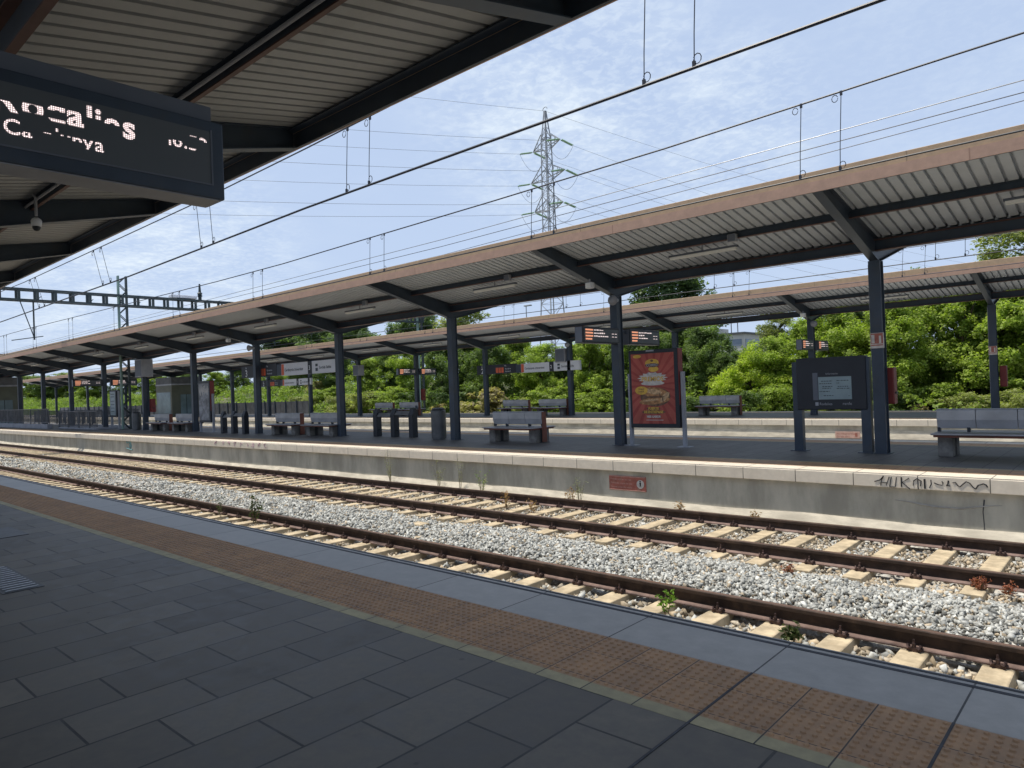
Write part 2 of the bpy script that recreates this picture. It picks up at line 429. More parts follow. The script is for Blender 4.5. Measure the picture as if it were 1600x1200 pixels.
# ------------------------------------------------------------------ mesh helpers
class MB:
    def __init__(s):
        s.v, s.f, s.m = [], [], []

    def add(s, vs, fs, mi=0):
        o = len(s.v)
        s.v += [tuple(v) for v in vs]
        s.f += [tuple(i + o for i in f) for f in fs]
        s.m += [mi] * len(fs)
        return s

    def box(s, x0, x1, y0, y1, z0, z1, mi=0):
        return s.add([(x0, y0, z0), (x1, y0, z0), (x1, y1, z0), (x0, y1, z0), (x0, y0, z1), (x1, y0, z1), (x1, y1, z1), (x0, y1, z1)],
                     [(0, 3, 2, 1), (4, 5, 6, 7), (0, 1, 5, 4), (1, 2, 6, 5), (2, 3, 7, 6), (3, 0, 4, 7)], mi)

    def bar(s, p0, p1, w, h, up=(0, 0, 1), mi=0):
        p0, p1 = Vector(p0), Vector(p1)
        d = (p1 - p0).normalized()
        u = Vector(up)
        if abs(d.dot(u)) > 0.98:
            u = Vector((1, 0, 0))
        a = d.cross(u).normalized() * (w / 2)
        b = a.cross(d).normalized() * (h / 2)
        vs = [p + sa * a + sb * b for p in (p0, p1) for sa, sb in ((-1, -1), (1, -1), (1, 1), (-1, 1))]
        return s.add(vs, [(0, 1, 2, 3), (7, 6, 5, 4), (0, 4, 5, 1), (1, 5, 6, 2), (2, 6, 7, 3), (3, 7, 4, 0)], mi)

    def tube(s, pts, r, n=6, mi=0, cap=True):
        pts = [Vector(p) for p in pts]
        rs = r if isinstance(r, (list, tuple)) else [r] * len(pts)
        vs, fs = [], []
        for i, p in enumerate(pts):
            d = (pts[min(i + 1, len(pts) - 1)] - pts[max(i - 1, 0)]).normalized()
            u = Vector((0, 0, 1)) if abs(d.z) < 0.9 else Vector((1, 0, 0))
            a = d.cross(u).normalized()
            b = d.cross(a)
            for k in range(n):
                t = 2 * math.pi * k / n
                vs.append(p + (a * math.cos(t) + b * math.sin(t)) * rs[i])
        for i in range(len(pts) - 1):
            for k in range(n):
                k2 = (k + 1) % n
                fs.append((i * n + k, i * n + k2, (i + 1) * n + k2, (i + 1) * n + k))
        if cap:
            fs.append(tuple(range(n))[::-1])
            fs.append(tuple((len(pts) - 1) * n + k for k in range(n)))
        return s.add(vs, fs, mi)

    def prism_x(s, prof, x0, x1, mi=0, cap=True):
        """closed (y,z) profile swept along x"""
        n = len(prof)
        vs = [(x0, y, z) for y, z in prof] + [(x1, y, z) for y, z in prof]
        fs = [(i, (i + 1) % n, n + (i + 1) % n, n + i) for i in range(n)]
        if cap:
            fs += [tuple(range(n))[::-1], tuple(n + i for i in range(n))]
        return s.add(vs, fs, mi)

    def prism_y(s, prof, y0, y1, mi=0):
        n = len(prof)
        vs = [(x, y0, z) for x, z in prof] + [(x, y1, z) for x, z in prof]
        fs = [(i, (i + 1) % n, n + (i + 1) % n, n + i) for i in range(n)]
        fs += [tuple(range(n))[::-1], tuple(n + i for i in range(n))]
        return s.add(vs, fs, mi)

    def lathe(s, prof, n=16, c=(0, 0, 0), mi=0):
        vs, fs = [], []
        for r, z in prof:
            for k in range(n):
                t = 2 * math.pi * k / n
                vs.append((c[0] + r * math.cos(t), c[1] + r * math.sin(t), c[2] + z))
        for i in range(len(prof) - 1):
            for k in range(n):
                k2 = (k + 1) % n
                fs.append((i * n + k, i * n + k2, (i + 1) * n + k2, (i + 1) * n + k))
        fs.append(tuple(range(n))[::-1])
        fs.append(tuple((len(prof) - 1) * n + k for k in range(n)))
        return s.add(vs, fs, mi)

    def build(s, name, mats, parent=None, bevel=0, smooth=False, world=True):
        """links ONE mesh object; with world=True the coordinates given are world ones and the parent's offset is taken out"""
        me = D.meshes.new(name)
        off = Vector((0, 0, 0))
        p = parent
        while world and p is not None:
            off += p.location
            p = p.parent
        me.from_pydata([(v[0] - off.x, v[1] - off.y, v[2] - off.z) for v in s.v], [], s.f)
        if not isinstance(mats, (list, tuple)):
            mats = [mats]
        for m in mats:
            me.materials.append(MT[m] if isinstance(m, str) else m)
        if len(mats) > 1:
            me.polygons.foreach_set('material_index', s.m)
        bm = bmesh.new()
        bm.from_mesh(me)
        bmesh.ops.recalc_face_normals(bm, faces=bm.faces)
        bm.to_mesh(me)
        bm.free()
        if smooth:
            me.polygons.foreach_set('use_smooth', [True] * len(me.polygons))
        o = D.objects.new(name, me)
        COL.objects.link(o)
        if parent is not None:
            o.parent = parent
        if bevel:
            bv = o.modifiers.new('edge', 'BEVEL')
            bv.width = bevel
            bv.segments = 2
            bv.limit_method = 'ANGLE'
            bv.angle_limit = R(40)
        return o


def tag(o, label, cat, group=None, kind=None):
    if label:
        o['label'] = label
    if cat:
        o['category'] = cat
    if group:
        o['group'] = group
    if kind:
        o['kind'] = kind
    return o


def thing(name, label, cat, loc=(0, 0, 0), group=None):
    o = D.objects.new(name, None)
    o.empty_display_size = 0.2
    COL.objects.link(o)
    o.location = loc
    return tag(o, label, cat, group)


def struct(o):
    o['kind'] = 'structure'
    return o


def copy_thing(root, loc, label=None, group=None, rotz=None, scale=None):
    c = root.copy()
    COL.objects.link(c)
    c.location = loc
    if rotz is not None:
        c.rotation_euler = (0, 0, rotz)
    if scale is not None:
        c.scale = scale
    if label:
        c['label'] = label
    if group:
        c['group'] = group
    for ch in list(root.children):
        d = ch.copy()
        COL.objects.link(d)
        d.parent = c
        for g in list(ch.children):
            e = g.copy()
            COL.objects.link(e)
            e.parent = d
    return c


FACE_PX = Matrix(((0, 0, 1), (1, 0, 0), (0, 1, 0)))     # text that looks towards +x
FACE_NY = Matrix(((1, 0, 0), (0, 0, -1), (0, 1, 0)))    # text that looks towards -y


def text_mesh(body, size, keep=None, bold=0.0, align='LEFT'):
    cu = D.curves.new('lettering', 'FONT')
    cu.body = body
    cu.size = size
    cu.align_x = align
    cu.offset = bold
    cu.resolution_u = 3
    ob = D.objects.new('lettering', cu)
    COL.objects.link(ob)
    dg = bpy.context.evaluated_depsgraph_get()
    me = D.meshes.new_from_object(ob.evaluated_get(dg))
    D.objects.remove(ob)
    D.curves.remove(cu)
    bm = bmesh.new()
    bm.from_mesh(me)
    D.meshes.remove(me)
    if keep:
        lo, hi = keep
        for co, no in ((lo, -1), (hi, 1)):
            bmesh.ops.bisect_plane(bm, geom=bm.verts[:] + bm.edges[:] + bm.faces[:], plane_co=(0, co, 0), plane_no=(0, no, 0),
                                   clear_outer=True)
    vs = [v.co.copy() for v in bm.verts]
    bm.verts.index_update()
    fs = [tuple(v.index for v in f.verts) for f in bm.faces]
    bm.free()
    return vs, fs


def put_text(mb, body, size, origin, face, keep=None, bold=0.0, align='LEFT', mi=0, sx=1.0):
    vs, fs = text_mesh(body, size, keep, bold, align)
    o = Vector(origin)
    mb.add([o + face @ Vector((v.x * sx, v.y, 0)) for v in vs], fs, mi)
    return max((v.x for v in vs), default=0.0) * sx


def ordinal(i):
    return ['first', 'second', 'third', 'fourth', 'fifth', 'sixth', 'seventh', 'eighth', 'ninth', 'tenth', 'eleventh', 'twelfth',
            'thirteenth', 'fourteenth', 'fifteenth', 'sixteenth', 'seventeenth', 'eighteenth', 'nineteenth', 'twentieth'][i]


# ------------------------------------------------------------------ ground
g = MB().box(-900, 700, -300, 1500, -2.2, -1.25).build('ground', 'earth')
struct(g)
bk = MB()
BANK = [(38.2, -1.24), (40.5, -0.35), (46, 1.2), (54, 2.6), (75, 3.2), (140, 3.4), (140, -1.24)]
bk.prism_x(BANK, -420, 160)
struct(bk.build('embankment', 'earth'))

# ------------------------------------------------------------------ platforms
E0, E1 = -150.0, 14.0           # extent along the tracks


def grooves(y_edge, s, zt):
    """two dark anti-slip strips near the edge; s = +1 when the platform lies towards +y"""
    b = MB()
    for a, w in ((0.026, 0.022), (0.086, 0.028)):
        ya, yb = sorted((y_edge + s * a, y_edge + s * (a + w)))
        b.box(E0, E1, ya, yb, zt - 0.01, zt + 0.0025)
    return b


def platform(y0, y1, slab_mat, near_only=False):
    p = thing('platform', None, None)
    struct(p)
    sides = [(y1, -1)] if near_only else [(y0, 1), (y1, -1)]
    ya = y0 if near_only else y0 + 1.275
    core = MB().box(E0, E1, y0 + (0 if near_only else 0.075), y1 - 0.075, -1.2, -0.2)
    core.build('wall', 'wall', p)
    MB().box(E0, E1, ya, y1 - 1.275, -0.2, 0.0).build('paving', 'paving' if near_only else 'paving_far', p)
    for ye, s in sides:
        def span(a, b):
            return sorted((ye + s * a, ye + s * b))
        c = MB()
        a, b = span(0, 0.572)
        c.box(E0, E1, a, b, -0.2, 0.0)
        c.build('edge_slabs', slab_mat, p, bevel=0.008)
        grooves(ye, s, 0.0).build('edge_grooves', 'groove', p)
        t = MB()
        a, b = span(0.575, 1.182)
        t.box(E0, E1, a, b, -0.2, 0.001)
        t.build('tactile_paving', 'tactile', p)
        t = MB()
        a, b = span(1.184, 1.275)
        t.box(E0, E1, a, b, -0.2, 0.0015)
        t.build('border_strip', 'beige', p)
    return p


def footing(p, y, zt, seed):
    """pale sloping concrete foot of a platform wall, its slope added to catch the sun, upper edge uneven"""
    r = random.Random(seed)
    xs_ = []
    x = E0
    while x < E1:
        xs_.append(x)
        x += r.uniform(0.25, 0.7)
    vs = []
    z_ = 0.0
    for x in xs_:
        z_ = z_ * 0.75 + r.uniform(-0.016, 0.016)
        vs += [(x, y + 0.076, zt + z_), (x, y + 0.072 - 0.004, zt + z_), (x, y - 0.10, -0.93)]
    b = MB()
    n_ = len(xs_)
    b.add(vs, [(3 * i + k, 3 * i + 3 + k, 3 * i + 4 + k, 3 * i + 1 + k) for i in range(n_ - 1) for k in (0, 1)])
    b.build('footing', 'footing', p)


YE1 = 4.182
plat = platform(-14.0, YE1, 'slab', near_only=True)
P2A, P2B = 11.95, 18.30
plat2 = platform(P2A, P2B, 'coping')
P3A, P3B = 25.88, 32.23
plat3 = platform(P3A, P3B, 'coping')
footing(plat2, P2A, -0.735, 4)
footing(plat3, P3A, -0.37, 8)  # tall pale foot stands in for the sunlit wall below the coping's shade
# tactile domes of the near platform, real bumps
dm = MB()
tile0 = -0.6965
ring = [(math.cos(2 * math.pi * k / 8), math.sin(2 * math.pi * k / 8)) for k in range(8)]
dv, df = [], []
base_v = [(0.0135 * c, 0.0135 * s_, 0.0) for c, s_ in ring] + [(0.010 * c, 0.010 * s_, 0.0085) for c, s_ in ring]
base_f = [(k, (k + 1) % 8, 8 + (k + 1) % 8, 8 + k) for k in range(8)] + [tuple(range(8, 16))]
for ti in range(-2, 100):
    for k in range(6):
        x = tile0 - ti * 0.3058 - 0.3058 * (k + 0.5) / 6
        for j in range(2):
            for l in range(6):
                y = YE1 - 0.575 - 0.0015 - j * 0.3035 - 0.3035 * (l + 0.5) / 6
                dm.add([(x + a, y + b, 0.001 + c) for a, b, c in base_v], base_f)
dm.build('tactile_domes', 'tactile', plat)

# expansion joints of the near platform
jm = MB()
for x, y0 in ((-1.617, -6.0), (-0.6965, 2.99)):
    jm.box(x - 0.006, x + 0.006, y0, YE1 - 0.576, -0.05, 0.0035)
jm.build('expansion_joint', 'groove', plat)

# wear on the platform: drain grate and floor hatch
o = thing('drain_grate', 'slotted grey drain grate set in the dark paving at far left', 'grate', (-7.75, 1.66, 0))
gm = MB().box(-8.35, -7.12, 1.50, 1.80, -0.02, 0.004)
gm.build('frame', 'iron', o)
gm = MB()
for k in range(13):
    x = -8.32 + k * 0.093
    gm.box(x, x + 0.042, 1.53, 1.77, 0.004, 0.010)
gm.build('bars', 'steel', o)
o = tag(MB().box(-11.0, -10.14, 1.98, 2.42, -0.02, 0.005).build('floor_hatch', 'iron'), 'dark square hatch cover set in the near platform paving', 'hatch')

# lower walls: cracks, sun-bleached stain lines belong to the wall
st = MB()
pts = [at(x, y, Y=12.024) for x, y in ((1398, 781), (1420, 784), (1440, 788), (1462, 792), (1500, 795), (1540, 791), (1566, 790))]
st.tube(pts, [0.004, 0.012, 0.014, 0.016, 0.012, 0.012, 0.003], 5)
st.build('lime_stain', 'concrete', plat2)
ck = MB()
ck.tube([at(x, y, Y=12.023) for x, y in ((1538, 781), (1536, 800), (1538, 820), (1538, 842))], [0.010, 0.006, 0.006, 0.002], 5)
ck.build('wall_crack', 'groove', plat2)

# graffiti
gf = MB()


def px_stroke(mb, pts, r, Y, sc=(1350, 730, 7.619)):
    mb.tube([at(sc[0] + x / sc[2], sc[1] + y / sc[2], Y=Y) for x, y in pts], r, 5)


YG = P2A - 0.001
for pts, r in [([(125, 168), (190, 150), (215, 125), (232, 102)], 0.008), ([(232, 102), (205, 165), (200, 218)], 0.007),
               ([(195, 180), (275, 183)], 0.009), ([(300, 112), (265, 215)], 0.006), ([(325, 115), (305, 225)], 0.007),
               ([(300, 232), (375, 233)], 0.009), ([(385, 118), (372, 232)], 0.006), ([(443, 118), (447, 232)], 0.010),
               ([(535, 130), (455, 178), (550, 262)], 0.008), ([(585, 215), (592, 160), (630, 135), (680, 165), (672, 225)], 0.008),
               ([(640, 140), (645, 265)], 0.006), ([(720, 140), (725, 255)], 0.013), ([(795, 150), (800, 200), (780, 245)], 0.007),
               ([(835, 185), (880, 205), (930, 215), (942, 185), (925, 170)], 0.008), ([(1005, 160), (1000, 200), (980, 215), (1025, 222)], 0.011),
               ([(1055, 185), (1085, 180), (1120, 220), (1140, 235), (1175, 205), (1215, 172), (1260, 190), (1300, 240), (1330, 260)], 0.008),
               ([(1330, 260), (1360, 215), (1420, 197), (1455, 212), (1472, 240)], 0.010)]:
    px_stroke(gf, pts, r, YG)
gf.build('graffiti', 'paint_black', plat2)
gf = MB()
random.seed(3)
for k in range(9):
    x0 = 338 + k * 9.5
    y0 = 691.5 + k * 0.55
    px_stroke(gf, [(x0 + random.uniform(-3, 3), y0 + random.uniform(-3, 3)) for _ in range(5)], 0.012, YG, (0, 0, 1))
gf.build('graffiti', 'paint_pink', plat2)
gf = MB()
for a in ([(196, 684), (199, 692), (204, 690), (206, 699)], [(203, 692), (204, 702)], [(198, 700), (207, 703)]):
    px_stroke(gf, a, 0.035, 12.022, (0, 0, 1))
gf.build('graffiti', 'paint_blue', plat2)

# ------------------------------------------------------------------ tracks
RZ = -0.70          # rail head
T1, T2 = 6.11, 10.30


def rail_profile(y):
    h = RZ
    return [(y - 0.070, h - 0.172), (y + 0.070, h - 0.172), (y + 0.070, h - 0.160), (y + 0.020, h - 0.142), (y + 0.009, h - 0.125),
            (y + 0.009, h - 0.052), (y + 0.036, h - 0.040), (y + 0.036, h - 0.008), (y + 0.026, h), (y - 0.026, h), (y - 0.036, h - 0.008),
            (y - 0.036, h - 0.040), (y - 0.009, h - 0.052), (y - 0.009, h - 0.125), (y - 0.020, h - 0.142), (y - 0.070, h - 0.160)]


def clip_mb(x, y, zs, s):
    b = MB()
    b.box(x - 0.055, x + 0.055, y + s * 0.075 - 0.035, y + s * 0.075 + 0.035, zs, zs + 0.030)
    for dx in (-0.05, 0.05):
        b.tube([(x + dx, y + s * 0.045, zs + 0.035), (x + dx, y + s * 0.085, zs + 0.052), (x + dx * 0.8, y + s * 0.125, zs + 0.03),
                (x + dx * 0.45, y + s * 0.10, zs + 0.036)], 0.011, 6)
    b.lathe([(0.017, 0), (0.017, 0.05), (0.010, 0.058), (0.010, 0.085)], 6, (x, y + s * 0.088, zs + 0.02))
    return b


def sleeper_mb(x, yc):
    zt = RZ - 0.174
    b = MB()
    sec = [(-0.150, zt - 0.20), (0.150, zt - 0.20), (0.112, zt - 0.008), (0.104, zt), (-0.104, zt), (-0.112, zt - 0.008)]
    b.prism_y([(x + a, z) for a, z in sec], yc - 1.3, yc + 1.3)
    return b


def railway(yc, x_first, label, n_single):
    t = thing('railway_track', label, 'railway track', (0, yc, RZ - 0.17))
    for y in (yc - 0.87, yc + 0.87):
        r = MB()
        pr = rail_profile(y)
        r.prism_x(pr, E0, E1)
        n = len(pr)
        for i in range(n):
            if i == 8:
                r.m[i] = 1
            if i in (1, 2, 14, 15, 0):
                r.m[i] = 2
        r.build('rail', ['railside', 'railtop', 'railfoot'], t)
    x = x_first
    rest = MB()
    k = 0
    while x > E0:
        if k < n_single:
            s_ = sleeper_mb(x, yc).build('sleeper', 'sleeper', t, bevel=0.008)
            if k < 40:
                for y in (yc - 0.87, yc + 0.87):
                    for s in (-1, 1):
                        clip_mb(x, y, RZ - 0.174, s).build('rail_clip', 'clip', s_)
        else:
            q = sleeper_mb(x, yc)
            rest.add(q.v, q.f)
            for y in (yc - 0.87, yc + 0.87):
                for s in (-1, 1):
                    rest.box(x - 0.07, x + 0.07, y + s * 0.09 - 0.03, y + s * 0.09 + 0.03, RZ - 0.174, RZ - 0.12, 1)
        x -= 0.61
        k += 1
    ro = rest.build('sleeper', ['sleeper', 'clip'], t)
    ro['kind'] = 'stuff'
    return t


railway(T1, 0.22, 'near railway track, rusty rails with gravel packed against the closest rail', 95)
railway(T2, 0.30, 'railway track against the wall of the middle platform, pale sleepers showing between its rails', 95)

# ------------------------------------------------------------------ ballast (stuff)
ZS = RZ - 0.174


def bed_z(x, y):
    """ballast height across the two tracks (numpy)"""
    y = np.asarray(y, float)
    x = np.asarray(x, float)
    z = np.full(np.broadcast(x, y).shape, ZS - 0.055)
    z = np.where((y > 5.3) & (y < 6.92), ZS - 0.075, z)
    mid = (y > 7.05) & (y < 9.35)
    z = np.where(mid, ZS - 0.035 + 0.10 * np.sin(np.clip((y - 7.0) / 1.95, 0, 1) * np.pi) + 0.015 * np.sin(x * 1.7 + y), z)
    z = np.where((y > 8.93) & (y < 9.35), ZS - 0.06, z)
    z = np.where((y > 9.5) & (y < 11.1), ZS - 0.045, z)
    z = np.where(y > 11.25, ZS - 0.02 + 0.02 * np.sin(x * 2.3), z)
    z = z + 0.012 * np.sin(x * 5.1 + y * 3.3) + 0.010 * np.sin(x * 2.2 - y * 7.7)
    return z


def np_mesh(name, V, F, mats, tint=None):
    me = D.meshes.new(name)
    V = np.asarray(V, np.float32)
    F = np.asarray(F, np.int32)
    k = F.shape[1]
    me.vertices.add(len(V))
    me.vertices.foreach_set('co', V.ravel())
    me.loops.add(F.size)
    me.loops.foreach_set('vertex_index', F.ravel())
    me.polygons.add(len(F))
    me.polygons.foreach_set('loop_start', np.arange(len(F), dtype=np.int32) * k)
    me.polygons.foreach_set('loop_total', np.full(len(F), k, np.int32))
    me.update(calc_edges=True)
    for m in mats:
        me.materials.append(MT[m])
    if tint is not None:
        a = me.color_attributes.new('tint', 'FLOAT_COLOR', 'POINT')
        a.data.foreach_set('color', np.c_[np.asarray(tint, np.float32), np.ones(len(V), np.float32)].ravel())
    return me


# bed sheet
xs = np.concatenate([np.arange(E0, -30, 1.0), np.arange(-30, E1 + 0.01, 0.25)])
ys = np.arange(4.19, 12.05, 0.09)
XX, YY = np.meshgrid(xs, ys, indexing='ij')
ZZ = bed_z(XX, YY) - 0.02
V = np.c_[XX.ravel(), YY.ravel(), ZZ.ravel()]
ny = len(ys)
ii, jj = np.meshgrid(np.arange(len(xs) - 1), np.arange(ny - 1), indexing='ij')
a = (ii * ny + jj).ravel()
F = np.c_[a, a + ny, a + ny + 1, a + 1]
bed = D.objects.new('gravel', np_mesh('gravel', V, F, ['bed']))
COL.objects.link(bed)
tag(bed, None, None, None, 'stuff')
for (ya, yb) in ((18.32, 25.86), (32.25, 38.6)):
    o = MB().box(E0, E1, ya, yb, -1.2, ZS).build('gravel', 'bed')
    tag(o, None, None, None, 'stuff')

# stones
hulls = []
for s in range(7):
    r = np.random.default_rng(100 + s)
    bm = bmesh.new()
    for _ in range(9):
        v = r.uniform(-1, 1, 3)
        v /= (0.5 * np.linalg.norm(v) + 0.6 * np.abs(v).max())
        v *= np.array([1.0, r.uniform(0.6, 0.95), r.uniform(0.45, 0.8)]) * r.uniform(0.85, 1.15)
        bm.verts.new(v)
    bmesh.ops.convex_hull(bm, input=bm.verts[:])
    bmesh.ops.delete(bm, geom=[v for v in bm.verts if not v.link_faces], context='VERTS')
    bmesh.ops.triangulate(bm, faces=bm.faces[:])
    bm.verts.index_update()
    hulls.append((np.array([v.co[:] for v in bm.verts]), np.array([[v.index for v in f.verts] for f in bm.faces])))
    bm.free()


def stones(n, xr, yr, size, mode):
    x = RNG.uniform(*xr, n)
    y = RNG.uniform(*yr, n)
    # keep off the sleepers inside the tracks
    for yc, xf in ((T1, 0.22), (T2, 0.30)):
        inside = np.abs(y - yc) < 1.36
        ph = ((xf - x) / 0.61) % 1.0
        on = inside & ((ph < 0.215) | (ph > 0.785))
        onrail = (np.abs(np.abs(y - yc) - 0.87) < 0.085)
        keep = ~(on | onrail)
        x, y = x[keep], y[keep]
    return x, y


Vs, Fs, Ts = [], [], []
voff = 0


def lay(x, y, size, tone):
    global voff
    n = len(x)
    z = bed_z(x, y) + RNG.uniform(-0.012, 0.014, n)
    which = RNG.integers(0, len(hulls), n)
    for h, (hv, hf) in enumerate(hulls):
        idx = np.where(which == h)[0]
        m = len(idx)
        if not m:
            continue
        q = RNG.normal(size=(m, 4))
        q /= np.linalg.norm(q, axis=1)[:, None]
        w, a, b, c = q.T
        Rm = np.stack([np.stack([1 - 2 * (b * b + c * c), 2 * (a * b - w * c), 2 * (a * c + w * b)], -1),
                       np.stack([2 * (a * b + w * c), 1 - 2 * (a * a + c * c), 2 * (b * c - w * a)], -1),
                       np.stack([2 * (a * c - w * b), 2 * (b * c + w * a), 1 - 2 * (a * a + b * b)], -1)], -2)
        sz = size * np.clip(np.exp(RNG.normal(0, 0.36, m)), 0.4, 1.7) * 0.5
        P = np.einsum('mij,kj->mki', Rm, hv) * sz[:, None, None]
        P[:, :, 0] += x[idx][:, None]
        P[:, :, 1] += y[idx][:, None]
        P[:, :, 2] += z[idx][:, None]
        k = len(hv)
        Vs.append(P.reshape(-1, 3))
        Fs.append((hf[None] + (np.arange(m) * k)[:, None, None] + voff).reshape(-1, 3))
        voff += m * k
        yy = y[idx]
        xx = x[idx]
        g = np.clip(RNG.normal(0.385, 0.125, m), 0.11, 0.66)
        cool = np.stack([g * 0.985, g * 1.0, g * 0.945], -1)
        warm = np.stack([g * 1.0, g * 0.80, g * 0.54], -1)
        pw = np.full(m, 0.10)
        pw = np.where((yy > 5.3) & (yy < 6.95), 0.72, pw)
        pw = np.where((yy > 8.95) & (yy < 9.4), 0.62, pw)
        pw = np.where((yy > 9.4) & (yy < 11.3), 0.78, pw)
        pw = np.where(yy > 11.3, 0.5, pw)
        pw = np.where(xx < -22, np.clip(pw + 0.12, 0, 1), pw)
        t = (RNG.uniform(0, 1, m) < pw)[:, None] * RNG.uniform(0.6, 1, m)[:, None]
        col = cool * (1 - t) + warm * t
        Ts.append(np.repeat(col, k, axis=0))


def zone(n, xr, yr, size):
    x, y = stones(n, xr, yr, size, 0)
    lay(x, y, size, 0)


zone(27000, (-9, 0.6), (6.9, 9.42), 0.060)
zone(3000, (-9, 0.6), (5.9, 6.95), 0.080)
zone(9000, (-9, 0.6), (9.45, 12.0), 0.055)
zone(23000, (-18, -9), (5.6, 9.42), 0.064)
zone(8500, (-18, -9), (9.45, 12.0), 0.066)
zone(18000, (-34, -18), (5.2, 9.42), 0.080)
zone(8000, (-34, -18), (9.45, 12.0), 0.072)
zone(15000, (-75, -34), (4.6, 9.42), 0.10)
zone(5000, (-75, -34), (9.45, 12.0), 0.09)
zone(900, (-9, 1.5), (4.6, 5.9), 0.05)
st_o = D.objects.new('gravel', np_mesh('gravel', np.vstack(Vs), np.vstack(Fs), ['stone'], np.vstack(Ts)))
COL.objects.link(st_o)
tag(st_o, None, None, None, 'stuff')
del Vs, Fs, Ts

# a stray concrete channel cover lying in the gravel
b = MB()
p0 = at(190, 752, Z=ZS + 0.06)
b.box(p0.x - 0.2, p0.x + 1.3, p0.y - 0.22, p0.y + 0.22, ZS - 0.06, ZS + 0.09)
tag(b.build('channel_cover', 'concrete', bevel=0.01), 'flat concrete channel cover lying in the gravel between the tracks', 'concrete cover')
# balise plate further right, tan and half buried
p0 = at(655, 820, Z=ZS + 0.05)
b = MB().box(p0.x - 0.16, p0.x + 0.16, p0.y - 0.11, p0.y + 0.11, ZS - 0.1, ZS + 0.085)
tag(b.build('buried_slab', 'sleeper', bevel=0.02), 'small tan slab half buried in the gravel between tracks', 'slab')


# ------------------------------------------------------------------ canopies
def zsheet(d):
    return 4.20 + 0.184 * d


